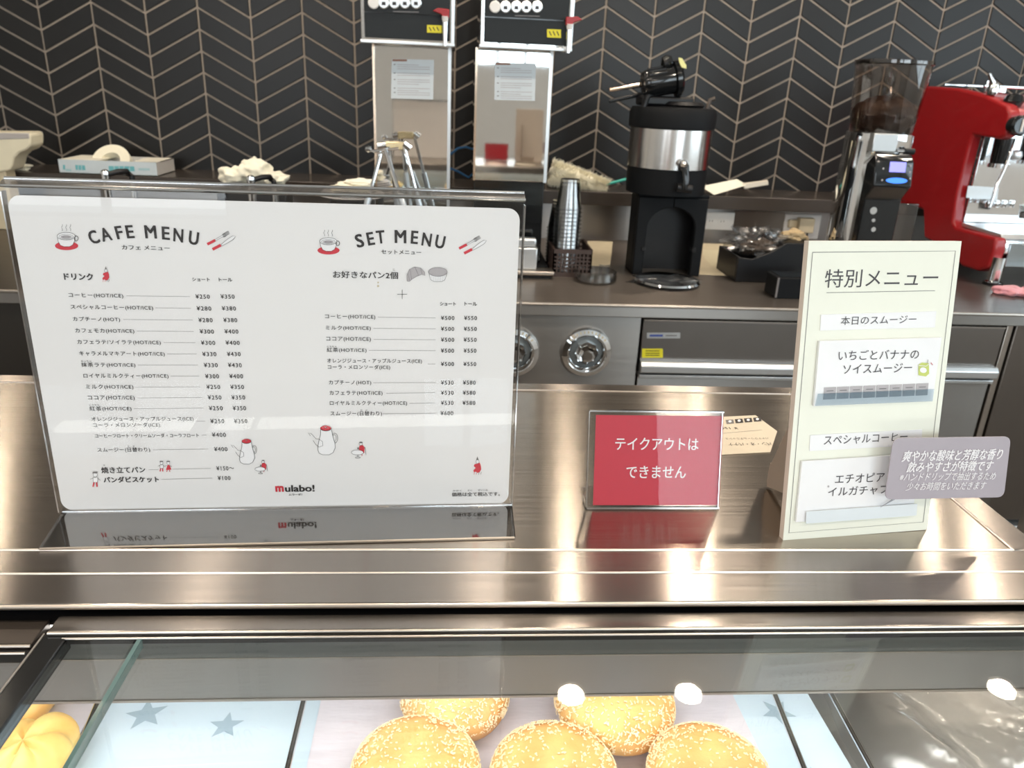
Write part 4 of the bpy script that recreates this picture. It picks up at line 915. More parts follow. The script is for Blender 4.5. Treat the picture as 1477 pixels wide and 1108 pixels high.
    return t, (b0, b1, ybd)
cmL, _ = coffee_machine(((521, 59), (655, 66)), (537, 651), (565, 85, 626, 142), (539, 553.6, 568.9, 584, 600), 4, 20, (616, 36, 637, 47), (642, 33),
               'left steel coffee machine, its red lever wholly inside the black panel', 330, False)
cmR, (rb0, rb1, ryb) = coffee_machine(((692, 66), (824, 73)), (686, 798), (714, 90, 773, 144), (714, 729, 744.6, 759, 774.5), 10, 27, (789, 42, 809, 54), (821, 44),
               'right steel coffee machine beside the stack of clear cups', 262, True)
# drip tray and steel box at the foot of the right machine
t = thing('steel_drip_tray', G(775, 402, ZB), 'low brushed steel tray and box at the foot of the right coffee machine', 'tray')
a, c_ = G(700, 401, ZB), G(800, 406, ZB)
MB().box((a.x, a.y, ZB+0.012), (c_.x, 2.585, ZB+0.026)).build('tray', M_edge, t, bevel=0.004)
MB().box((a.x+0.01, a.y+0.012, ZB), (c_.x-0.01, 2.58, ZB+0.012)).build('tray_foot', M_black, t)
p0 = V(700, 375, a.y+0.03); p1 = V(776, 345, a.y+0.03)
MB().box((p0.x, a.y+0.025, ZB+0.026), (p1.x, 2.585, p1.z-0.03)).build('lower_box', M_alu, t, bevel=0.004)
MB().box((p0.x, a.y+0.03, p1.z-0.028), (p1.x-0.004, 2.585, p1.z)).build('upper_box', M_alu, t, bevel=0.006)
# blue hose between the machines
pts = [V(*p, 2.95) for p in ((650, 223), (660, 214), (672, 212), (684, 216), (690, 232), (686, 247), (676, 256), (662, 248), (650, 243))]
tag(MB().tube(pts, 0.004, 10).build('blue_hose', mat('blue_hose', (0.05, 0.22, 0.5), 0.3), origin=pts[4]), 'thin blue hose looping between the two coffee machines', 'hose')

# ================================================================== THINGS BEHIND THE MENU STAND
yk = 2.36
# chrome stand with arm in front of the left machine
t = thing('chrome_stand', (V(565, 280, yk).x, yk, ZB), 'small chrome frame stand with side arm in front of the left coffee machine', 'stand')
W_ = lambda px, py, y=yk: V(px, py, y)
MB().tube([W_(545, 211), W_(557, 209.5)], 0.010, 12).build('top_bar_left', M_chrome, t)
MB().box(W_(555, 216), W_(583, 204, yk+0.03)).build('top_block', mat('brass_block', (0.85, 0.72, 0.45), 0.2, 0.8), t, bevel=0.003)
MB().tube([W_(583, 207), W_(592, 214)], 0.010, 12).build('top_bar_right', M_chrome, t)
MB().tube([W_(531, 216), W_(540, 218), W_(575, 214)], 0.0045, 10).build('side_arm', M_chrome, t)
MB().lathe(W_(531, 215), [(0, -.010), (.008, -.006), (.010, 0), (.008, .006), (0, .010)], 14).build('arm_knob', M_chrome, t)
lg = mat('grey_leg_sleeve', (0.55, 0.60, 0.64), 0.25, 0.5)
for nm, a, c_, y2, m in (('leg', (549, 222), (528, 300), yk-.04, M_chrome), ('leg', (583, 212), (606, 300), yk, M_chrome), ('leg', (555, 213), (583, 300), yk-.05, M_chrome), ('leg', (560, 211), (566, 250), yk+.012, M_chrome)):
    q0, q1 = W_(*a), W_(c_[0], c_[1], y2); d = (q1-q0).normalized(); q2 = q0 + d*((ZB - q0.z)/d.z)
    lo = MB().tube([q0, q2], 0.0055, 10).build(nm, m, t); MB().tube([q0 + (q2-q0)*.3, q2 - (q2-q0)*.05], 0.0095, 12).build('sleeve', lg, lo)
# two chrome and black arched handles
def arch_handle(p0, p1, y, label):
    c = V(*p0, y); d = V(*p1, y+0.07); zt = c.z
    t = thing('arched_tap', (c.x, y, ZB), label, 'tap', 'chrome arched taps behind the menu stand')
    MB().tube([(c.x, y, ZB), (c.x, y, zt-.02), (c.x, y, zt)], [0.013, 0.012, 0.013], 16).build('post', M_chrome, t)
    MB().lathe((c.x, y, zt), [(.013, 0), (.012, .008), (.006, .013), (0, .014)], 16).build('cap', M_chrome, t)
    MB().tube([(c.x+.006, y, zt-.001), (c.x+.03, y+.02, zt+.006), ((c.x+d.x)/2+.02, y+.05, zt+.004), (d.x-.01, y+.07, zt-.004), (d.x, y+.07, zt-.012), (d.x+.002, y+.07, zt-.035)], 0.0085, 12).build('black_grip', M_black, t)
    MB().tube([(d.x+.002, y+.07, zt-.03), (d.x+.002, y+.07, ZB)], 0.0095, 12).build('rear_post', M_chrome, t)
    return t
arch_handle((152, 251), (190, 256), 2.5, 'chrome and black arched tap in front of the pale blue box')
arch_handle((362, 259), (395, 264), 2.5, 'chrome and black arched tap in front of the crumpled cream cloth')
# long pale blue film box with a white roll
pa, pb_ = G(88, 251, zl), G(232, 254, zl); yq = 3.215; x0, x1 = V(85, 240, yq).x, V(226, 244, yq).x; zt = V(150, 232, yq).z
t = thing('film_box', ((x0+x1)/2, yq+0.08, zl), 'pale blue and white long box with a white roll on top, on the stone ledge', 'box')
yr = yq + 0.20
b = MB(); b.box((x0, yq, zl), (x1, yr, zl+.003)); b.build('bottom', M_box, t)
fr_ = MB().prism([(x0, yq, zl), (x1, yq, zl), (x1, yq, zt), (x0, yq, zt)], (0, 0.003, 0)).build('front_wall', M_box, t, smooth=False)
MB().box((x0, yr-.003, zl), (x1, yr, zt)).build('rear_wall', M_white, t, smooth=False)
for xx in (x0, x1-.003): MB().box((xx, yq+.003, zl), (xx+.003, yr-.003, zt)).build('end_wall', M_white, t, smooth=False)
MB().box((x0, yq+.003, zt-.003), (V(140, 232, yq).x, yr-.003, zt)).build('lid', M_cloth, t, smooth=False)
MB().box((V(187, 232, yq).x, yq+.05, zt-.003), (x1, yr-.003, zt)).build('lid', M_cloth, t, smooth=False)
S = Sheet((x0, yq, zl), (1, 0, 0), (0, 0, 1), (0, -1, 0))
for a, c_, y in ((91, 94, 241), (109, 123, 241.5), (157, 194, 243)): S.stroke([(a, y), (c_, y+.5)], 7, M_teal, .0008)
for a, c_, y in ((95, 103, 245), (200, 216, 244)): S.stroke([(a, y), (c_, y+.5)], 3, mat('pale_teal_print', (0.4, 0.62, 0.66), 0.5), .0008)
for a in (113, 118, 165, 172, 179, 187): S.stroke([(a, 238.5), (a, 245)], .8, M_box, .0012)
S.flush(fr_, 'box_print')
c = V(163, 238, yq+.1); R1 = (V(190, 238, yq+.1)-c).length
MB().lathe((c.x, yq+.085, zl+.046), [(R1, 0), (R1, .035), (R1*.5, .035), (R1*.5, 0), (R1, 0)], 40, axis=(0, .78, -.62), cap=False).build('paper_roll', M_cloth, t)
# cream jug shape at the far left edge, with a folded cloth under it
yj = 3.1
pl = [V(*p, yj) for p in ((-40, 190), (40, 191), (44, 195), (44, 210), (38, 216), (28, 220), (20, 228), (18, 238), (14, 246), (-10, 250), (-40, 250))]
t = thing('cream_dispenser', (pl[0].x+.1, yj, ZB), 'cream plastic dispenser with a grey top, cut by the left edge of the photo', 'dispenser')
MB().prism(pl, (0, 0.10, 0)).build('body', mat('cream_plastic', (0.80, 0.74, 0.56), 0.4), t, bevel=0.008)
pg = [V(*p, yj-.002) for p in ((-40, 191), (41, 192), (42, 200), (-40, 203))]; MB().prism(pg, (0, 0.106, 0)).build('grey_top', mat('warm_grey', (0.45, 0.42, 0.40), 0.5), t, bevel=0.003)
bx = pl[-2]; MB().box((bx.x-.1, yj+.01, ZB), (bx.x+.04, yj+.08, bx.z+.02)).build('stem', M_beige, t, bevel=0.005)
pl = [V(*p, yl+.05) for p in ((16, 244), (20, 240), (46, 230), (51, 233), (36, 243), (22, 247))]
def drape(name, c, r, seed, m, label, cat, amp=.25, freq=2.2, flat=None):
    return tag(MB().blob(c, r, seed, amp, freq, 30, 18, flat).build(name, m, origin=c), label, cat)
c = G(30, 244, zl); c.y = yl+.06; drape('folded_cloth', (c.x, yl+.06, zl+.014), (0.06, .03, .018), 3, M_cloth, 'small cream cloth on the ledge beside the cream dispenser', 'cloth', .2, 2.0, -.013)
# crumpled cream cloth on a bowl
yc2 = 2.75
cc = V(364, 252, yc2)
t = thing('crumpled_cloth', (cc.x, yc2, cc.z-.05), 'crumpled cream cloth heaped on a black rack, left of the coffee machines', 'cloth')
b = MB()
for dx, dz, rx, rz, sd in ((-.062, -.006, .05, .030, 1), (0.01, .012, .055, .042, 2), (.075, -.008, .045, .022, 3)):
    b2 = MB().blob((cc.x+dx, yc2, cc.z+dz), (rx, .05, rz), sd, .22, 2.4, 28, 16)
    b.add(b2.v, b2.f)
fused = b.build('cloth', M_cloth, t); rm = fused.modifiers.new('fuse', 'REMESH'); rm.mode = 'VOXEL'; rm.voxel_size = 0.004; rm.use_smooth_shade = True
MB().box((cc.x-.11, yc2-.05, ZB), (cc.x+.12, yc2+.06, cc.z-.035)).build('rack', M_black, t, bevel=0.004)
# stack of plates with a folded cloth
yp = 2.48; pc_ = V(508, 276, yp); 
t = thing('plate_stack', (pc_.x, yp, ZB), 'grey plates with a folded cream cloth on top, left of the chrome stand', 'plates')
MB().lathe((pc_.x, yp, ZB), [(.07, 0), (.07, pc_.z-ZB-.02)], 32).build('black_stand', M_black, t)
for k in range(3): MB().lathe((pc_.x, yp, pc_.z-.02+k*.006), [(.04, 0), (.085, .003), (.102-.005*k, .009), (.099-.005*k, .011), (.04, .006)], 40).build('plate', mat('grey_plate', (0.45, 0.44, 0.44), 0.3), t)
for k in range(3): MB().blob((pc_.x+.012*k, yp, pc_.z+.008+k*.010), (.072-.012*k, .055, .012), 8+k, .18, 2.0, 28, 12).build('folded_cloth', M_cloth, t)

# ================================================================== CUPS, BASKET, DUSTER
yw = G(797, 397, ZB).y
A0, A1 = G(797, 399, ZB), G(851, 401, ZB); zr = V(825, 360, A0.y).z; dp = 0.20
t = thing('wicker_basket', ((A0.x+A1.x)/2, A0.y+dp/2, ZB), 'dark brown woven basket holding the inverted clear cups', 'basket')
def wicker(p, q, name):
    """openwork wall between base points p and q"""
    b = MB(); p, q = Vec(p), Vec(q); L_ = (q-p).length; u = (q-p).normalized(); h = zr-ZB; n = Vec((-u.y, u.x, 0)); nr, nc_ = 5, max(8, int(L_/.0125))
    for z, hh in ((0.008, .016), (h-.007, .014)): b.obox(p+u*L_/2+Vec((0, 0, z)), u, (0, 0, 1), n, L_, hh, .007)
    for k in range(1, nr): b.obox(p+u*L_/2+Vec((0, 0, .016+(h-.03)*k/nr)), u, (0, 0, 1), n, L_, .005, .004)
    for k in range(nc_+1): b.obox(p+u*(L_*k/nc_)+Vec((0, 0, h/2)), u, (0, 0, 1), n, .005, h, .005)
    return b.build(name, M_brown, t, smooth=False)
xb = 0.012
c4 = [Vec((A0.x, A0.y, ZB)), Vec((A1.x, A0.y, ZB)), Vec((A1.x+.0, A0.y+dp, ZB)), Vec((A0.x-.0, A0.y+dp, ZB))]
for i, nm in enumerate(('front_wall', 'right_wall', 'rear_wall', 'left_wall')): wicker(c4[i], c4[(i+1) % 4], nm)
MB().box((A0.x+.006, A0.y+.006, ZB), (A1.x-.006, A0.y+dp-.006, ZB+.006)).build('bottom', M_brown, t)
def cup_proto(cx, cy, z, label):
    t = thing('clear_cup', (cx, cy, z), label, 'cup', 'inverted clear plastic cups nested in stacks')
    r0, r1, h = .045, .031, .098
    MB().lathe((cx, cy, z), [(r0, 0), (r0-.0005, .002), (r1+.002, h*.86), (r1, h), (r1-.006, h), (0, h-.003)], 32, cap=False).build('cup_wall', M_cup, t)
    MB().lathe((cx, cy, z), [(r0, 0), (r0+.0025, .0015), (r0+.0025, .0035), (r0, .005)], 32, cap=False).build('rolled_rim', M_film, t)
    return t
def copy_tree(o, loc, label):
    r = o.copy(); COL.objects.link(r); r.location = loc; r['label'] = label
    for ch in list(o.children):
        c = ch.copy(); COL.objects.link(c); c.parent = r
    return r
ccx, ccy = vx(815, 380, A0.y+.06), A0.y+.065
ztop = V(818, 258, ccy).z - .098
first = cup_proto(ccx, ccy, ztop, 'topmost cup of the tall inverted cup stack in the brown basket')
n = 17; z = ztop
ORD = ['second', 'third', 'fourth', 'fifth', 'sixth', 'seventh', 'eighth', 'ninth', 'tenth', 'eleventh', 'twelfth', 'thirteenth', 'fourteenth', 'fifteenth', 'sixteenth']
for k in range(1, n):
    z = ztop - k*(ztop-ZB-.01)/(n-1)
    copy_tree(first, (ccx, ccy, z), 'inverted clear cup, %s from the top of the tall stack in the basket' % ORD[k-1] if k < n-1 else 'lowest cup of the tall inverted stack in the basket')
c2x = ccx - .012; c2y = ccy + .094
for k in range(12):
    copy_tree(first, (c2x, c2y, ZB+.01+k*.0115), 'inverted clear cup, %s from the top of the shorter rear stack' % ORD[10-k] if k < 11 else 'topmost cup of the shorter stack behind the tall cup stack')
# clear lid with knob
lc_ = G(858, 405, ZB)
t = thing('clear_dish', lc_, 'clear round plastic dish with a raised grip, in front of the brown basket', 'dish')
R_ = (G(888, 405, ZB)-lc_).length
MB().lathe(lc_, [(R_*.9, .001), (R_, .008), (R_*.97, .034), (R_*.93, .036), (R_*.95, .012), (R_*.5, .006)], 40, cap=False).build('dish_wall', M_cup, t)
MB().lathe(lc_, [(0, .004), (R_*.9, .006), (R_*.9, .008), (0, .007)], 40, cap=False).build('dish_bottom', M_film, t)
kx = V(872, 384, lc_.y+.02)
MB().tube([(kx.x-.012, lc_.y+.03, ZB+.008), (kx.x-.012, lc_.y+.03, kx.z), (kx.x+.016, lc_.y+.03, kx.z), (kx.x+.016, lc_.y+.03, ZB+.008)], .006, 10).build('grip', M_film, t)
# feather duster lying on the ledge
yd = 3.27
t = thing('feather_duster', (V(840, 262, yd).x, yd, zl), 'fluffy cream duster with a teal handle on the ledge behind the cup stack', 'duster')
d0, d1 = V(800, 248, yd), V(874, 268, yd); ax = (d1-d0)
core = MB().tube([d0 - ax*.1, d0, d0+ax*.3, d0+ax*.7, d1], [.012, .036, .034, .026, .010], 20).build('fluff_core', M_cloth, t)
fz = MB(); rn = random.Random(4); axn = ax.normalized(); pa_ = Vec((0, 1, 0)); pb2 = axn.cross(pa_)
for k in range(3600):
    s = rn.random(); a = rn.random()*2*PI; rad = .045*(1-s)+.016*s; d = pa_*math.cos(a)+pb2*math.sin(a); base = d0-ax*.08+ax*1.1*s+d*rad*.8
    tip = base + d*rn.uniform(.014, .030) + axn*rn.uniform(-.010, .02) + Vec((0, 0, -.004)); w_ = axn*.0022
    fz.add([base-w_, base+w_, tip], [(0, 1, 2)])
fz.build('fluff', M_cloth, t, smooth=False, kind='stuff')
MB().tube([d1 - ax*.05, V(905, 258, yd+.03), V(955, 262, yd+.03)], .006, 10).build('handle', mat('teal_plastic', (0.05, 0.45, 0.36), 0.35), t)

# ================================================================== DRINK DISPENSER (thermal server on its black stand)
f0_, f1_ = G(914, 399, ZB), G(1005, 396, ZB); yf_ = (f0_.y+f1_.y)/2; x0, x1 = f0_.x, f1_.x; bk_ = yf_ + (G(882, 383, ZB).y - yf_)*.9
zs = V(960, 285, yf_).z
t = thing('drink_dispenser', ((x0+x1)/2, (yf_+bk_)/2, ZB), 'black and steel drink dispenser on an arched black stand', 'dispenser')
xm = (x0+x1)/2; hw = (x1-x0)/2; aw = hw*.70; zspr = V(960, 330, yf_).z
# stand front with arch opening
out = [(x0, ZB), (x0, zs), (x1, zs), (x1, ZB)]
def P3(a, z, y): return Vec((a, y, z))
arc = [(xm + aw*math.cos(PI*k/16), zspr + aw*math.sin(PI*k/16)*.85) for k in range(17)]
b = MB()
left = [(x0, ZB), (xm-aw, ZB)] + [p for p in arc[::-1][:9]] + [(xm, zs), (x0, zs)]
right = [(xm+aw, ZB), (x1, ZB), (x1, zs), (xm, zs)] + [p for p in arc[:9][::-1]]
b.prism([P3(a, z, yf_) for a, z in left], (0, .03, 0)); b.prism([P3(a, z, yf_) for a, z in right], (0, .03, 0))
b.build('stand_front', M_blackm, t, bevel=.004)
MB().box((x0, yf_+.03, ZB), (x0+.02, bk_, zs)).build('stand_side', M_blackm, t, bevel=.004)
MB().box((x1-.02, yf_+.03, ZB), (x1, bk_, zs)).build('stand_side', M_blackm, t, bevel=.004)
MB().box((x0+.02, bk_-.02, ZB), (x1-.02, bk_, zs)).build('stand_back', M_black, t)
for sg in (-1, 1):
    MB().box((xm+sg*(aw-.002), yf_-.004, V(960, 360, yf_).z-.006), (xm+sg*(aw+.012), yf_+.03, V(960, 360, yf_).z+.008)).build('latch', M_black, t, bevel=.002)
MB().box((x0-.004, yf_+.005, zs-.002), (x1+.004, bk_, zs+.014)).build('stand_top', M_blackm, t, bevel=.006)
yv = (yf_+bk_)/2 + .0
def rad(pxl, pxr, py): return (V(pxr, py, yv)-V(pxl, py, yv)).length/2*.985
def ctr(px, py): return V(px, py, yv)
zlo, zst, zhi, zcap = V(955, 262, yv).z, V(960, 240, yv).z, V(966, 185, yv).z, V(968, 158, yv).z
cxv = ctr(965, 215).x; Rv = rad(906, 1022, 215)
MB().lathe((cxv, yv, 0), [(Rv*.98, zs+.012), (Rv*.99, zlo), (Rv*.99, zst)], 48).build('lower_collar', M_blackm, t)
st = steel('server_steel', (0.62, 0.60, 0.58), 0.22, 0.7, (0, 0, 1), (3, 3, 300), 0.05)
st = mat('server_body_steel', (0.66, 0.64, 0.62), 0.2, 1.0, noise=.05)
MB().lathe((cxv, yv, 0), [(Rv, zst), (Rv, zhi)], 64).build('steel_body', st, t)
MB().lathe((cxv, yv, 0), [(Rv, zhi), (Rv*1.05, zhi+.004), (Rv*1.06, zcap-.01), (Rv*1.0, zcap+.006), (Rv*.5, zcap+.01)], 48).build('lid', M_blackm, t)
MB().lathe((cxv+.02, yv, zcap+.008), [(Rv*.55, 0), (Rv*.6, .008), (Rv*.52, .018), (Rv*.2, .020)], 36).build('lid_boss', M_black, t)
# tap at the front of the server
tp = V(987, 250, yv-Rv-.02)
MB().tube([tp+Vec((0, .05, .02)), tp+Vec((0, .0, .02)), tp+Vec((.004, -.012, -.02)), tp+Vec((.004, -.012, -.05))], [.012, .014, .012, .010], 14).build('tap', M_blackg, t)
MB().lathe(tp+Vec((-.008, -.004, .03)), [(0, -.014), (.012, -.009), (.016, 0), (.012, .009), (0, .014)], 18).build('tap_knob', M_chrome, t)
MB().tube([tp+Vec((-.02, .0, -.045)), tp+Vec((.03, .0, -.05))], .014, 12).build('tap_nozzle', M_black, t)
MB().tube([(cxv+Rv*.78, yv-.02, zcap), (cxv+Rv*.84, yv-.02, zcap+.035), (cxv+Rv*.95, yv-.02, zcap+.04)], .007, 10).build('lid_catch', mat('dark_brown_plastic', (.06, .045, .035), .5), t)
MB().tube([(cxv-Rv*.85, yv-.05, zcap-.01), (cxv-Rv*.75, yv-.05, zcap+.04), (cxv-Rv*.55, yv-.04, zcap+.05)], .010, 10).build('lid_hinge', M_black, t)
# shaker lying across the lid
s0, s1 = V(927, 122, yv-.03), V(985, 112, yv-.03); ax = (s1-s0).normalized()
t2 = thing('black_brewer', ((s0.x+s1.x)/2, yv-.03, zcap+.02), 'glossy black brewing holder lying tipped on the dispenser lid, one rod sticking out left', 'holder')
rS = (V(930, 143, yv)-V(924, 103, yv)).length/2
MB().lathe(s0, [(0, .0), (rS*.82, 0), (rS*.9, .004), (rS, .02), (rS*1.02, (s1-s0).length*.75), (rS*.9, (s1-s0).length*.8)], 36, axis=ax, cap=False).build('drum', M_blackg, t2)
for k in range(7):
    a = PI*.2 + k*.35; d = Vec((0, 1, 0)); e = ax.cross(d); q = s0 + (d*math.cos(a+PI)+e*math.sin(a))*rS*1.0
    MB().tube([q+ax*.02, q+ax*.075], .0025, 6).build('rib', M_black, t2)
MB().lathe(s0+ax*.10, [(rS*.9, 0), (rS*1.28, .004), (rS*1.3, .018), (rS*1.1, .026), (rS*.4, .03)], 36, axis=ax, cap=False).build('flange', M_blackg, t2)
MB().lathe(V(962, 92, yv-.03), [(0, -.02), (.022, -.014), (.028, 0), (.022, .014), (0, .02)], 20, axis=ax).build('knob', M_blackg, t2)
yl_ = [V(*p, yv-.075) for p in ((979, 83), (984, 84), (990, 94), (990, 99), (983, 97), (980, 90))]
MB().prism(yl_, (0, .004, 0)).build('yellow_mark', mat('pale_yellow', (.75, .72, .3), .5), t2, smooth=False)
MB().tube([V(925, 122, yv-.03), V(879, 130, yv-.05)], [.008, .006], 10).build('metal_rod', M_gold, t2)
MB().tube([V(925, 136, yv+.02), V(879, 146, yv+.01)], [.007, .006], 10).build('black_rod', M_black, t2)
MB().box(V(925, 152, yv-.05), V(990, 140, yv+.05)).build('cradle', M_black, t2, bevel=.008)
# silver tray wrapped in film at the foot
pt_ = G(962, 409, ZB); R_ = (G(1006, 409, ZB)-pt_).length
t = thing('drip_dish', pt_, 'round silver drip dish wrapped in film at the foot of the drink dispenser', 'dish')
MB().lathe(pt_, [(R_*.8, 0), (R_, .010), (R_*.97, .016), (R_*.85, .008), (0, .006)], 40, cap=False).build('dish', M_chrome, t)
b = MB().blob((pt_.x-.005, pt_.y, ZB+.010), (R_*1.02, R_*.55, .014), 5, .3, 3.0, 36, 14, -.009); b.build('film_wrap', M_film, t)

# ================================================================== SPLASHBACK THINGS
ys = 3.279
def outlet(p0, p1, label, group='socket plates under the ledge'):
    a, c = V(*p0, ys), V(*p1, ys)
    t = thing('socket_plate', ((a.x+c.x)/2, ys, min(a.z, c.z)), label, 'socket', group)
    MB().box((a.x, ys-.008, c.z), (c.x, ys, a.z)).build('plate', M_white, t, bevel=.003)
    return t, a, c
t, a, c = outlet((1015, 305), (1056, 332), 'cream socket plate under the ledge right of the drink dispenser')
for fx_, in ((.25,), (.62,)):
    x = a.x+(c.x-a.x)*fx_; zc = (a.z+c.z)/2
    s_ = MB().lathe((x, ys-.008, zc), [(.020, 0), (.020, .002)], 24, axis=(0, -1, 0)).build('socket_face', M_white, t)
    for dx in (-.006, .006): MB().box((x+dx-.001, ys-.0108, zc-.004), (x+dx+.001, ys-.0098, zc+.004)).build('slot', M_black, s_)
t, a, c = outlet((1132, 308), (1178, 345), 'cream socket plate with two plugs, left of the coffee grinder')
for p0, p1, dpt in (((1139, 317), (1154, 329), .02), ((1155, 315), (1173, 337), .045)):
    q0, q1 = V(*p0, ys-dpt), V(*p1, ys-dpt); MB().box((q0.x, ys-dpt, q1.z), (q1.x, ys-.008, q0.z)).build('plug', M_beige, t, bevel=.004)
cable = [Vec((q1.x-.02, ys-.03, q1.z)), Vec((q1.x-.02, ys-.04, q1.z-.05)), Vec((q1.x+.02, ys-.04, ZB+.01)), Vec((q1.x+.1, ys-.06, ZB+.006))]
MB().tube(cable, .004, 8).build('plug_cable', M_black, t)
a, c = V(1060, 304, ys-.004), V(1129, 330, ys-.004)
struct(MB().box((a.x, ys-.004, c.z), (c.x, ys, a.z)).build('trim_3', M_backtop, bevel=.001))
a = V(1008, 350, 3.19); c = G(1052, 399, ZB)
t = thing('cream_carton', (a.x+.08, 3.0, ZB), 'cream carton leaning at the back of the counter, right of the drink dispenser', 'carton')
q = [V(1004, 351, 3.2), V(1057, 353, 3.2), G(1053, 398, ZB), G(1000, 396, ZB)]
MB().prism(q, (0, .012, 0)).build('panel', M_beige, t, bevel=.002)
q2 = [q[0]*.78+q[2]*.22, q[1]*.78+q[3]*.22, q[2]*.72+q[0]*.28, q[3]*.72+q[1]*.28]
MB().prism([p+Vec((0, -.002, 0)) for p in q2], (0, .002, 0)).build('inset', mat('pale_card', (.66, .60, .42), .6), t, smooth=False)
q = [V(848, 348, 3.2), V(884, 349, 3.2), G(880, 385, ZB), G(845, 383, ZB)]
t = thing('cream_carton', (q[0].x, 3.0, ZB), 'cream carton between the cup basket and the drink dispenser', 'carton')
MB().prism(q, (0, .012, 0)).build('panel', M_beige, t, bevel=.002)
# cream pad and brush handle on the ledge
zq = zl+.001; q = [V(1013, 270, 3.24), V(1066, 259, 3.34), V(1075, 266, 3.3), V(1029, 283, 3.2)]
q = [G(1011, 274, zl+.004), G(1050, 270, zl+.055), G(1076, 274, zl+.022), G(1030, 284, zl+.004)]
t = thing('flat_brush', (q[0].x+.05, 3.25, zl), 'cream flat pastry brush with a pale handle, lying on the stone ledge', 'brush')
b = MB(); pl = [V(1013, 271, 3.22), V(1063, 261, 3.27), V(1076, 268, 3.24), V(1030, 283, 3.205)]
for p in pl: p.z = max(p.z, zl+.002)
b.prism(pl, (0, .004, .008)).build('pad', M_cloth, t, bevel=.002)
MB().prism([V(1070, 265, 3.24), V(1108, 260, 3.26), V(1109, 267, 3.26), V(1074, 273, 3.24)], (0, .012, .001)).build('handle', mat('pale_handle', (.7, .64, .52), .3), t, bevel=.003)

# ================================================================== KNOCK BOX AND BAG
k0, k1 = G(1060, 407, ZB), G(1165, 415, ZB); ykb = k0.y
t = thing('knock_box', (k0.x+.1, ykb+.1, ZB), 'black knock box with a raised right side, left of the special menu board', 'box')
zk = V(1100, 366, ykb).z; zk2 = V(1150, 351, ykb).z
poly = [(k0.x, ZB), (k0.x, zk-.015), (k0.x+.05, zk-.02), (k0.x+.11, zk+.005), (V(1135, 352, ykb).x, zk2), (k1.x+.06, zk2-.002), (k1.x+.06, ZB)]
MB().prism([(a, ykb, z) for a, z in poly], (0, .012, 0)).build('front_wall', M_black, t, bevel=.003)
MB().prism([(a, ykb+.20, z) for a, z in poly], (0, .012, 0)).build('rear_wall', M_black, t, bevel=.003)
MB().box((k0.x, ykb+.012, ZB), (k0.x+.01, ykb+.2, zk-.015)).build('side_wall', M_black, t, bevel=.002)
MB().box((V(1135, 352, ykb).x, ykb+.012, ZB), (k1.x+.06, ykb+.2, zk2-.01)).build('bin', M_black, t, bevel=.006)
MB().box((k0.x+.01, ykb+.012, ZB), (k1.x, ykb+.2, ZB+.01)).build('bottom', M_black, t)
g0, g1 = G(1118, 431, ZB), G(1160, 432, ZB); zg2 = V(1118, 401, g0.y).z
t3 = thing('black_tray', (g0.x, g0.y+.05, ZB), 'small glossy black tray in front of the knock box', 'tray')
MB().box((g0.x, g0.y, ZB), (g1.x+.08, g0.y+.10, zg2)).build('tray_body', M_blackm, t3, bevel=.003)
MB().box((g0.x-.001, g0.y-.001, ZB+.004), (g0.x+.004, g0.y+.004, zg2)).build('edge_strip', M_inkg, t3, smooth=False)
MB().box((g0.x+.012, g0.y+.012, zg2), (g1.x+.07, g0.y+.09, zg2+.002)).build('insert', M_blackg, t3, smooth=False)
c = V(1092, 350, ykb+.09)
tag(MB().blob((c.x, ykb+.10, c.z), (.095, .075, .045), 12, .35, 3.2, 48, 28).build('plastic_bag', M_film, origin=(c.x, ykb+.1, c.z)), 'crumpled clear plastic bag stuffed into the knock box', 'bag')
c = V(1092, 352, ykb+.10)
tag(MB().blob((c.x+.01, ykb+.10, c.z-.01), (.06, .045, .025), 14, .3, 3).build('spent_coffee', mat('coffee_grounds', (.10, .07, .05), .9, bump=.5), origin=(c.x, ykb+.1, c.z-.01)), 'brown coffee grounds inside the clear plastic bag', 'coffee grounds')
c = V(1146, 341, ykb+.14)
tag(MB().blob((c.x, ykb+.15, c.z-.004), (.048, .03, .022), 17, .35, 2.5).build('beige_cloth', mat('beige_rag', (.50, .38, .22), .9, bump=.4), origin=(c.x, ykb+.15, c.z)), 'twisted beige rag lying on the knock box beside the plug', 'cloth')

# ================================================================== COFFEE GRINDER
yg = 2.62
gx0, gx1 = V(1226, 205, yg).x, V(1316, 205, yg).x; gxc = (gx0+gx1)/2; Rg = (gx1-gx0)/2
t = thing('coffee_grinder', (gxc, yg+.1, ZB), 'chrome coffee grinder with a smoked bean hopper and blue lit display', 'coffee grinder')
zt0 = V(1270, 192, yg).z; zh1 = V(1280, 92, yg).z
gy = yg + .02
MB().lathe((gxc, gy, 0), [(Rg*1.0, ZB+.02), (Rg*1.0, zt0-.10), (Rg*.99, zt0-.03), (Rg*1.0, zt0-.025), (Rg*.98, zt0)], 48).build('chrome_body', M_chrome, t)
MB().lathe((gxc, gy, ZB), [(Rg*1.15, 0), (Rg*1.15, .015), (Rg*1.02, .024)], 40).build('base', M_black, t)
MB().lathe((gxc, gy, 0), [(Rg*.90, zt0), (Rg*.93, zt0+.01), (Rg*1.10, zh1)], 48, cap=False).build('hopper', M_smoke, t)
MB().lathe((gxc, gy, 0), [(Rg*1.10, zh1-.004), (Rg*1.13, zh1), (Rg*1.13, zh1+.010), (Rg*.9, zh1+.014)], 48).build('hopper_lid', M_smoke, t)
MB().lathe((gxc, gy, zh1-.003), [(Rg*1.115, 0), (Rg*1.125, .004), (Rg*1.115, .010)], 48, cap=False).build('lid_band', M_blackg, t)
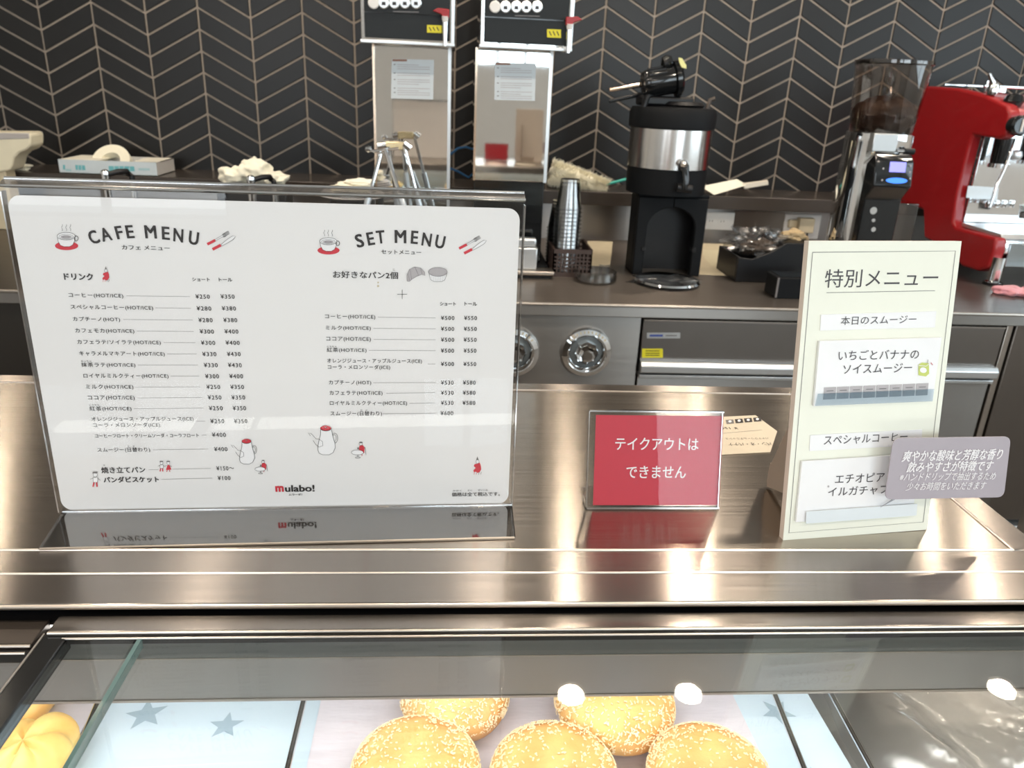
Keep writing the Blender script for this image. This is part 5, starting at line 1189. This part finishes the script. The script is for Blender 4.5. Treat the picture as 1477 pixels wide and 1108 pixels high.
MB().blob((gxc, gy, zt0+.055), (Rg*.95, Rg*.95, .062), 4, .06, 6, 40, 20).build('beans', M_beans, t)
MB().box((gxc-.012, gy-Rg*.5, zt0+.02), (gxc+.002, gy-Rg*.45, zh1-.02)).build('hopper_seam', M_smoke, t)
yf2 = gy - Rg - .035
px0, px1 = V(1257, 260, yf2).x, V(1312, 260, yf2).x
zz = lambda py: V(1275, py, yf2).z
body = [(gy-Rg*.8, zz(238)), (yf2+.015, zz(222)), (yf2-.005, zz(232)), (yf2-.02, zz(268)), (yf2+.02, zz(288)), (yf2+.02, ZB+.015), (gy-Rg*.8, ZB+.015)]
MB().prism([(px0, y, z) for y, z in body], (px1-px0, 0, 0)).build('front_housing', M_blackg, t, bevel=.005)
def onf(s, hgt): # point on the sloping display face
    y0, z0_, y1, z1_ = yf2-.005, zz(232), yf2-.02, zz(268)
    return (y0+(y1-y0)*hgt - .0012, z0_+(z1_-z0_)*hgt)
def face_quad(x0, x1, h0, h1, m, name, th=.001):
    (ya, za_), (yb2, zb2) = onf(0, h0), onf(0, h1)
    return MB().prism([(x0, ya, za_), (x1, ya, za_), (x1, yb2, zb2), (x0, yb2, zb2)], (0, -th, 0)).build(name, m, t, smooth=False)
w_ = px1-px0
sc2 = face_quad(px0+w_*.36, px0+w_*.78, .02, .42, mat('display_glow', (.2, .2, .8), .3, emit=(.30, .30, .85), estr=1.0), 'display')
(ya, za_) = onf(0, .75)
MB().prism([(px0+w_*.58+.036*math.cos(a*PI/10), ya, za_+.009*math.sin(a*PI/10)) for a in range(20)], (0, -.002, 0)).build('blue_light', mat('blue_glow', (.05, .2, .9), .3, emit=(.06, .25, .95), estr=1.0), t)
o_ = t.children[-1]
for k, (fx2, h) in enumerate(((.2, .3), (.2, .75), (.9, .15), (.9, .4), (.93, .65))):
    (ya, za_) = onf(0, h); MB().lathe((px0+w_*fx2, ya, za_), [(.003, 0), (.003, .001)], 10, axis=(0, -1, 0)).build('key', M_lightg, t)
for py, r in ((304, .012), (318, .006), (331, .008)): MB().lathe(V(1260, py, yf2+.018), [(0, .012), (r*.7, .010), (r, .004), (r, 0)], 18, axis=(0, 1, 0)).build('knob', M_chrome, t)
q0 = V(1268, 178+20, gy-Rg-.004); 
MB().box((V(1260, 200, yf2+.03).x, yf2+.028, zz(222)+.004), (V(1296, 200, yf2+.03).x, yf2+.06, V(1270, 193, yf2).z)).build('chrome_block', M_alu, t, bevel=.003)
MB().tube([V(1293, 218, yf2+.03), V(1306, 218, yf2+.03)], .006, 10).build('adjuster_rod', M_chrome, t)
MB().tube([V(1304, 218, yf2+.03), V(1318, 219, yf2+.03)], .010, 12).build('adjuster_grip', M_black, t)
xgb = V(1328, 300, 2.75)
MB().box((px1+.002, gy-.02, ZB+.02), (V(1330, 300, 2.6).x, gy+.05, V(1320, 295, 2.6).z)).build('grounds_bin', M_smoke, t, bevel=.004)

# ================================================================== ESPRESSO MACHINE
XM = G(1425, 408, ZB).x - .03
Q = lambda px, py: X(px, py, XM)
em = thing('espresso_machine', (XM+.3, 2.7, ZB), 'red enamel espresso machine with chrome front, cut off by the right edge', 'espresso machine')
prof = [(1336, 124), (1380, 127), (1420, 137), (1452, 152), (1456, 162), (1450, 196), (1440, 201), (1402, 194), (1396, 215), (1380, 280), (1374, 320), (1378, 328), (1436, 343), (1434, 362), (1424, 386), (1410, 391), (1386, 384), (1368, 362), (1332, 343), (1331, 303), (1292, 287), (1302, 262), (1305, 230), (1306, 208), (1318, 168)]
pts = [Q(*p) for p in prof]
pan = MB().prism(pts, (.045, 0, 0)).build('red_side_panel', M_redm, em, bevel=.010, seg=3)
far_ = 0.75
def body_poly(idx): return [pts[i] for i in idx]
# chrome internals: back wall of the working area, head, base
qa, qb = Q(1402, 194), Q(1374, 322)
yback = max(qa.y, qb.y) - .01
MB().box((XM+.045, yback, Q(1374, 340).z-.05), (XM+far_, yback+.012, Q(1402, 194).z+.05)).build('chrome_backplate', M_chrome, em, bevel=.002)
hd = [Q(1350, 131), Q(1420, 142), Q(1451, 157), Q(1449, 194), Q(1400, 190), Q(1350, 190)]
MB().prism([p+Vec((.045, 0, 0)) for p in hd], (far_, 0, 0)).build('head', mat('pinkish_red_head', (.45, .10, .11), .3, coat=.3), em, bevel=.008)
hf = Q(1451, 157); hb = Q(1449, 196)
MB().box((XM+.05, hb.y-.012, hb.z), (XM+far_, hb.y+.01, hf.z-.035)).build('control_strip', M_alu, em, bevel=.004)
ck = V(1468, 181, hb.y-.03)
kn = MB().lathe(ck, [(.030, -.02), (.034, 0), (.034, .015), (.026, .022)], 28, axis=(0, -1, 0)).build('black_dial', M_blackg, em)
MB().tube([ck+Vec((0, -.024, -.02)), ck+Vec((0, -.024, .022))], .004, 8).build('dial_mark', M_white, kn)
bs = [Q(1376, 326), Q(1434, 345), Q(1430, 366), Q(1385, 372), Q(1350, 352)]
MB().prism([p+Vec((.045, 0, 0)) for p in bs], (far_, 0, 0)).build('base_housing', M_chrome, em, bevel=.006)
tr = [Q(1376, 322), Q(1432, 339), Q(1434, 346), Q(1376, 328)]
MB().prism([p+Vec((.03, 0, .004)) for p in tr], (far_, 0, 0)).build('drip_grille', M_alu, em, bevel=.002)
MB().box((XM+.06, Q(1434, 350).y-.004, Q(1430, 386).z), (XM+far_, Q(1434, 350).y+.03, Q(1434, 350).z)).build('front_plate', mat('blue_grey_steel', (.42, .47, .50), .2, 1), em, bevel=.003)
lg_ = G(1425, 412, ZB)
MB().lathe((lg_.x+.03, lg_.y+.02, ZB), [(.030, 0), (.030, .012), (.022, .016), (.022, .06), (.024, .10)], 24).build('foot', M_chrome, em)
MB().lathe((lg_.x+.03, lg_.y+.30, ZB), [(.030, 0), (.030, .012), (.022, .016), (.022, .06), (.024, .12)], 24).build('foot', M_chrome, em)
MB().lathe((lg_.x+.03, lg_.y+.02, ZB), [(.033, 0), (.033, .010)], 24).build('rubber_pad', M_black, em)
for px in (1452, 1530):
    gh = V(px-4, 207, yback-.07)
    g_ = MB().lathe((gh.x, yback-.07, 0), [(.030, gh.z-.075), (.032, gh.z-.05), (.034, gh.z+.02)], 28).build('group_head', M_blackg, em)
    MB().lathe((gh.x, yback-.07, 0), [(.036, gh.z-.085), (.036, gh.z-.070)], 28).build('group_ring', M_chrome, g_)
MB().tube([V(1462, 208, yback-.10), V(1450, 240, yback-.11), V(1437, 268, yback-.13), V(1428, 298, yback-.14)], [.006, .006, .006, .004], 12).build('steam_wand', M_chrome, em)
MB().lathe(V(1465, 224, yback-.10), [(0, -.02), (.018, -.014), (.022, 0), (.018, .014), (0, .02)], 20).build('steam_knob', M_alu, em)
for k in range(4): MB().lathe(V(1425+k*11, 299, yback-.06), [(.010, 0), (.013, .012), (.010, .024)], 16).build('brass_fitting', M_chrome, em)
lbx = [V(*p, yback-.002) for p in ((1396, 268), (1440, 271), (1438, 289), (1393, 285))]
pl_ = MB().prism(lbx, (0, -.002, 0)).build('rating_plate', M_alu, em, smooth=False)
# cup rail and valve on top
MB().tube([Q(1345, 122)+Vec((.05, 0, .002)), Q(1345, 122)+Vec((far_, 0, .002))], .006, 10).build('cup_rail', M_chrome, em)
MB().tube([Q(1400, 128)+Vec((.05, 0, .012)), Q(1400, 128)+Vec((far_, 0, .012))], .006, 10).build('cup_rail', M_chrome, em)
for dx in (.06, .3): MB().tube([Q(1400, 128)+Vec((dx, 0, -.01)), Q(1400, 128)+Vec((dx, 0, .03))], .005, 8).build('rail_post', M_chrome, em)
vv = V(1433, 128, Q(1420, 140).y)
vl = MB().lathe(vv, [(0, -.025), (.018, -.02), (.022, 0), (.014, .02), (0, .024)], 20).build('top_valve', M_chrome, em)
MB().tube([vv+Vec((0, 0, .01)), vv+Vec((-.03, 0, .05))], [.012, .006], 12).build('valve_lever', M_chrome, vl)
MB().lathe(vv+Vec((.035, 0, -.004)), [(0, -.012), (.014, -.008), (.014, .008), (0, .012)], 16).build('valve_nut', M_chrome, vl)
bk2 = V(1462, 146, Q(1440, 150).y-.0)
MB().lathe(bk2, [(0, -.02), (.026, -.018), (.034, 0), (.026, .02), (0, .028)], 24).build('black_knob', M_blackg, em)
# espresso glass on the grille
gl = V(1472, 312, yback-.12)
tgl = thing('espresso_glass', (gl.x+.02, yback-.12, gl.z), 'small glass of black coffee on the espresso machine grille', 'glass')
MB().lathe((gl.x+.02, yback-.12, gl.z-.01), [(.022, 0), (.030, .05), (.029, .05), (.021, .003)], 28, cap=False).build('glass_wall', M_cup, tgl)
MB().lathe((gl.x+.02, yback-.12, gl.z-.006), [(.020, 0), (.025, .025)], 28).build('coffee', mat('black_coffee', (.012, .006, .003), .1), tgl)

# pink cloth on the counter
pk = G(1462, 424, ZB)
b = MB()
for dx, dy, rx, ry, rz, sd in ((-.02, 0, .055, .05, .016, 1), (.05, -.02, .06, .06, .014, 2), (.10, .0, .06, .06, .012, 3)):
    q = MB().blob((pk.x+dx, pk.y+dy, ZB+.010), (rx, ry, rz), sd, .25, 2.5, 28, 14, -.0098); b.add(q.v, q.f)
o = tag(b.build('pink_cloth', M_pink, origin=(pk.x, pk.y, ZB)), 'pink cleaning cloth on the back counter under the espresso machine', 'cloth')
rm = o.modifiers.new('fuse', 'REMESH'); rm.mode = 'VOXEL'; rm.voxel_size = 0.004; rm.use_smooth_shade = True

bpy.data.objects.remove(_to)      # the text source is only a tool
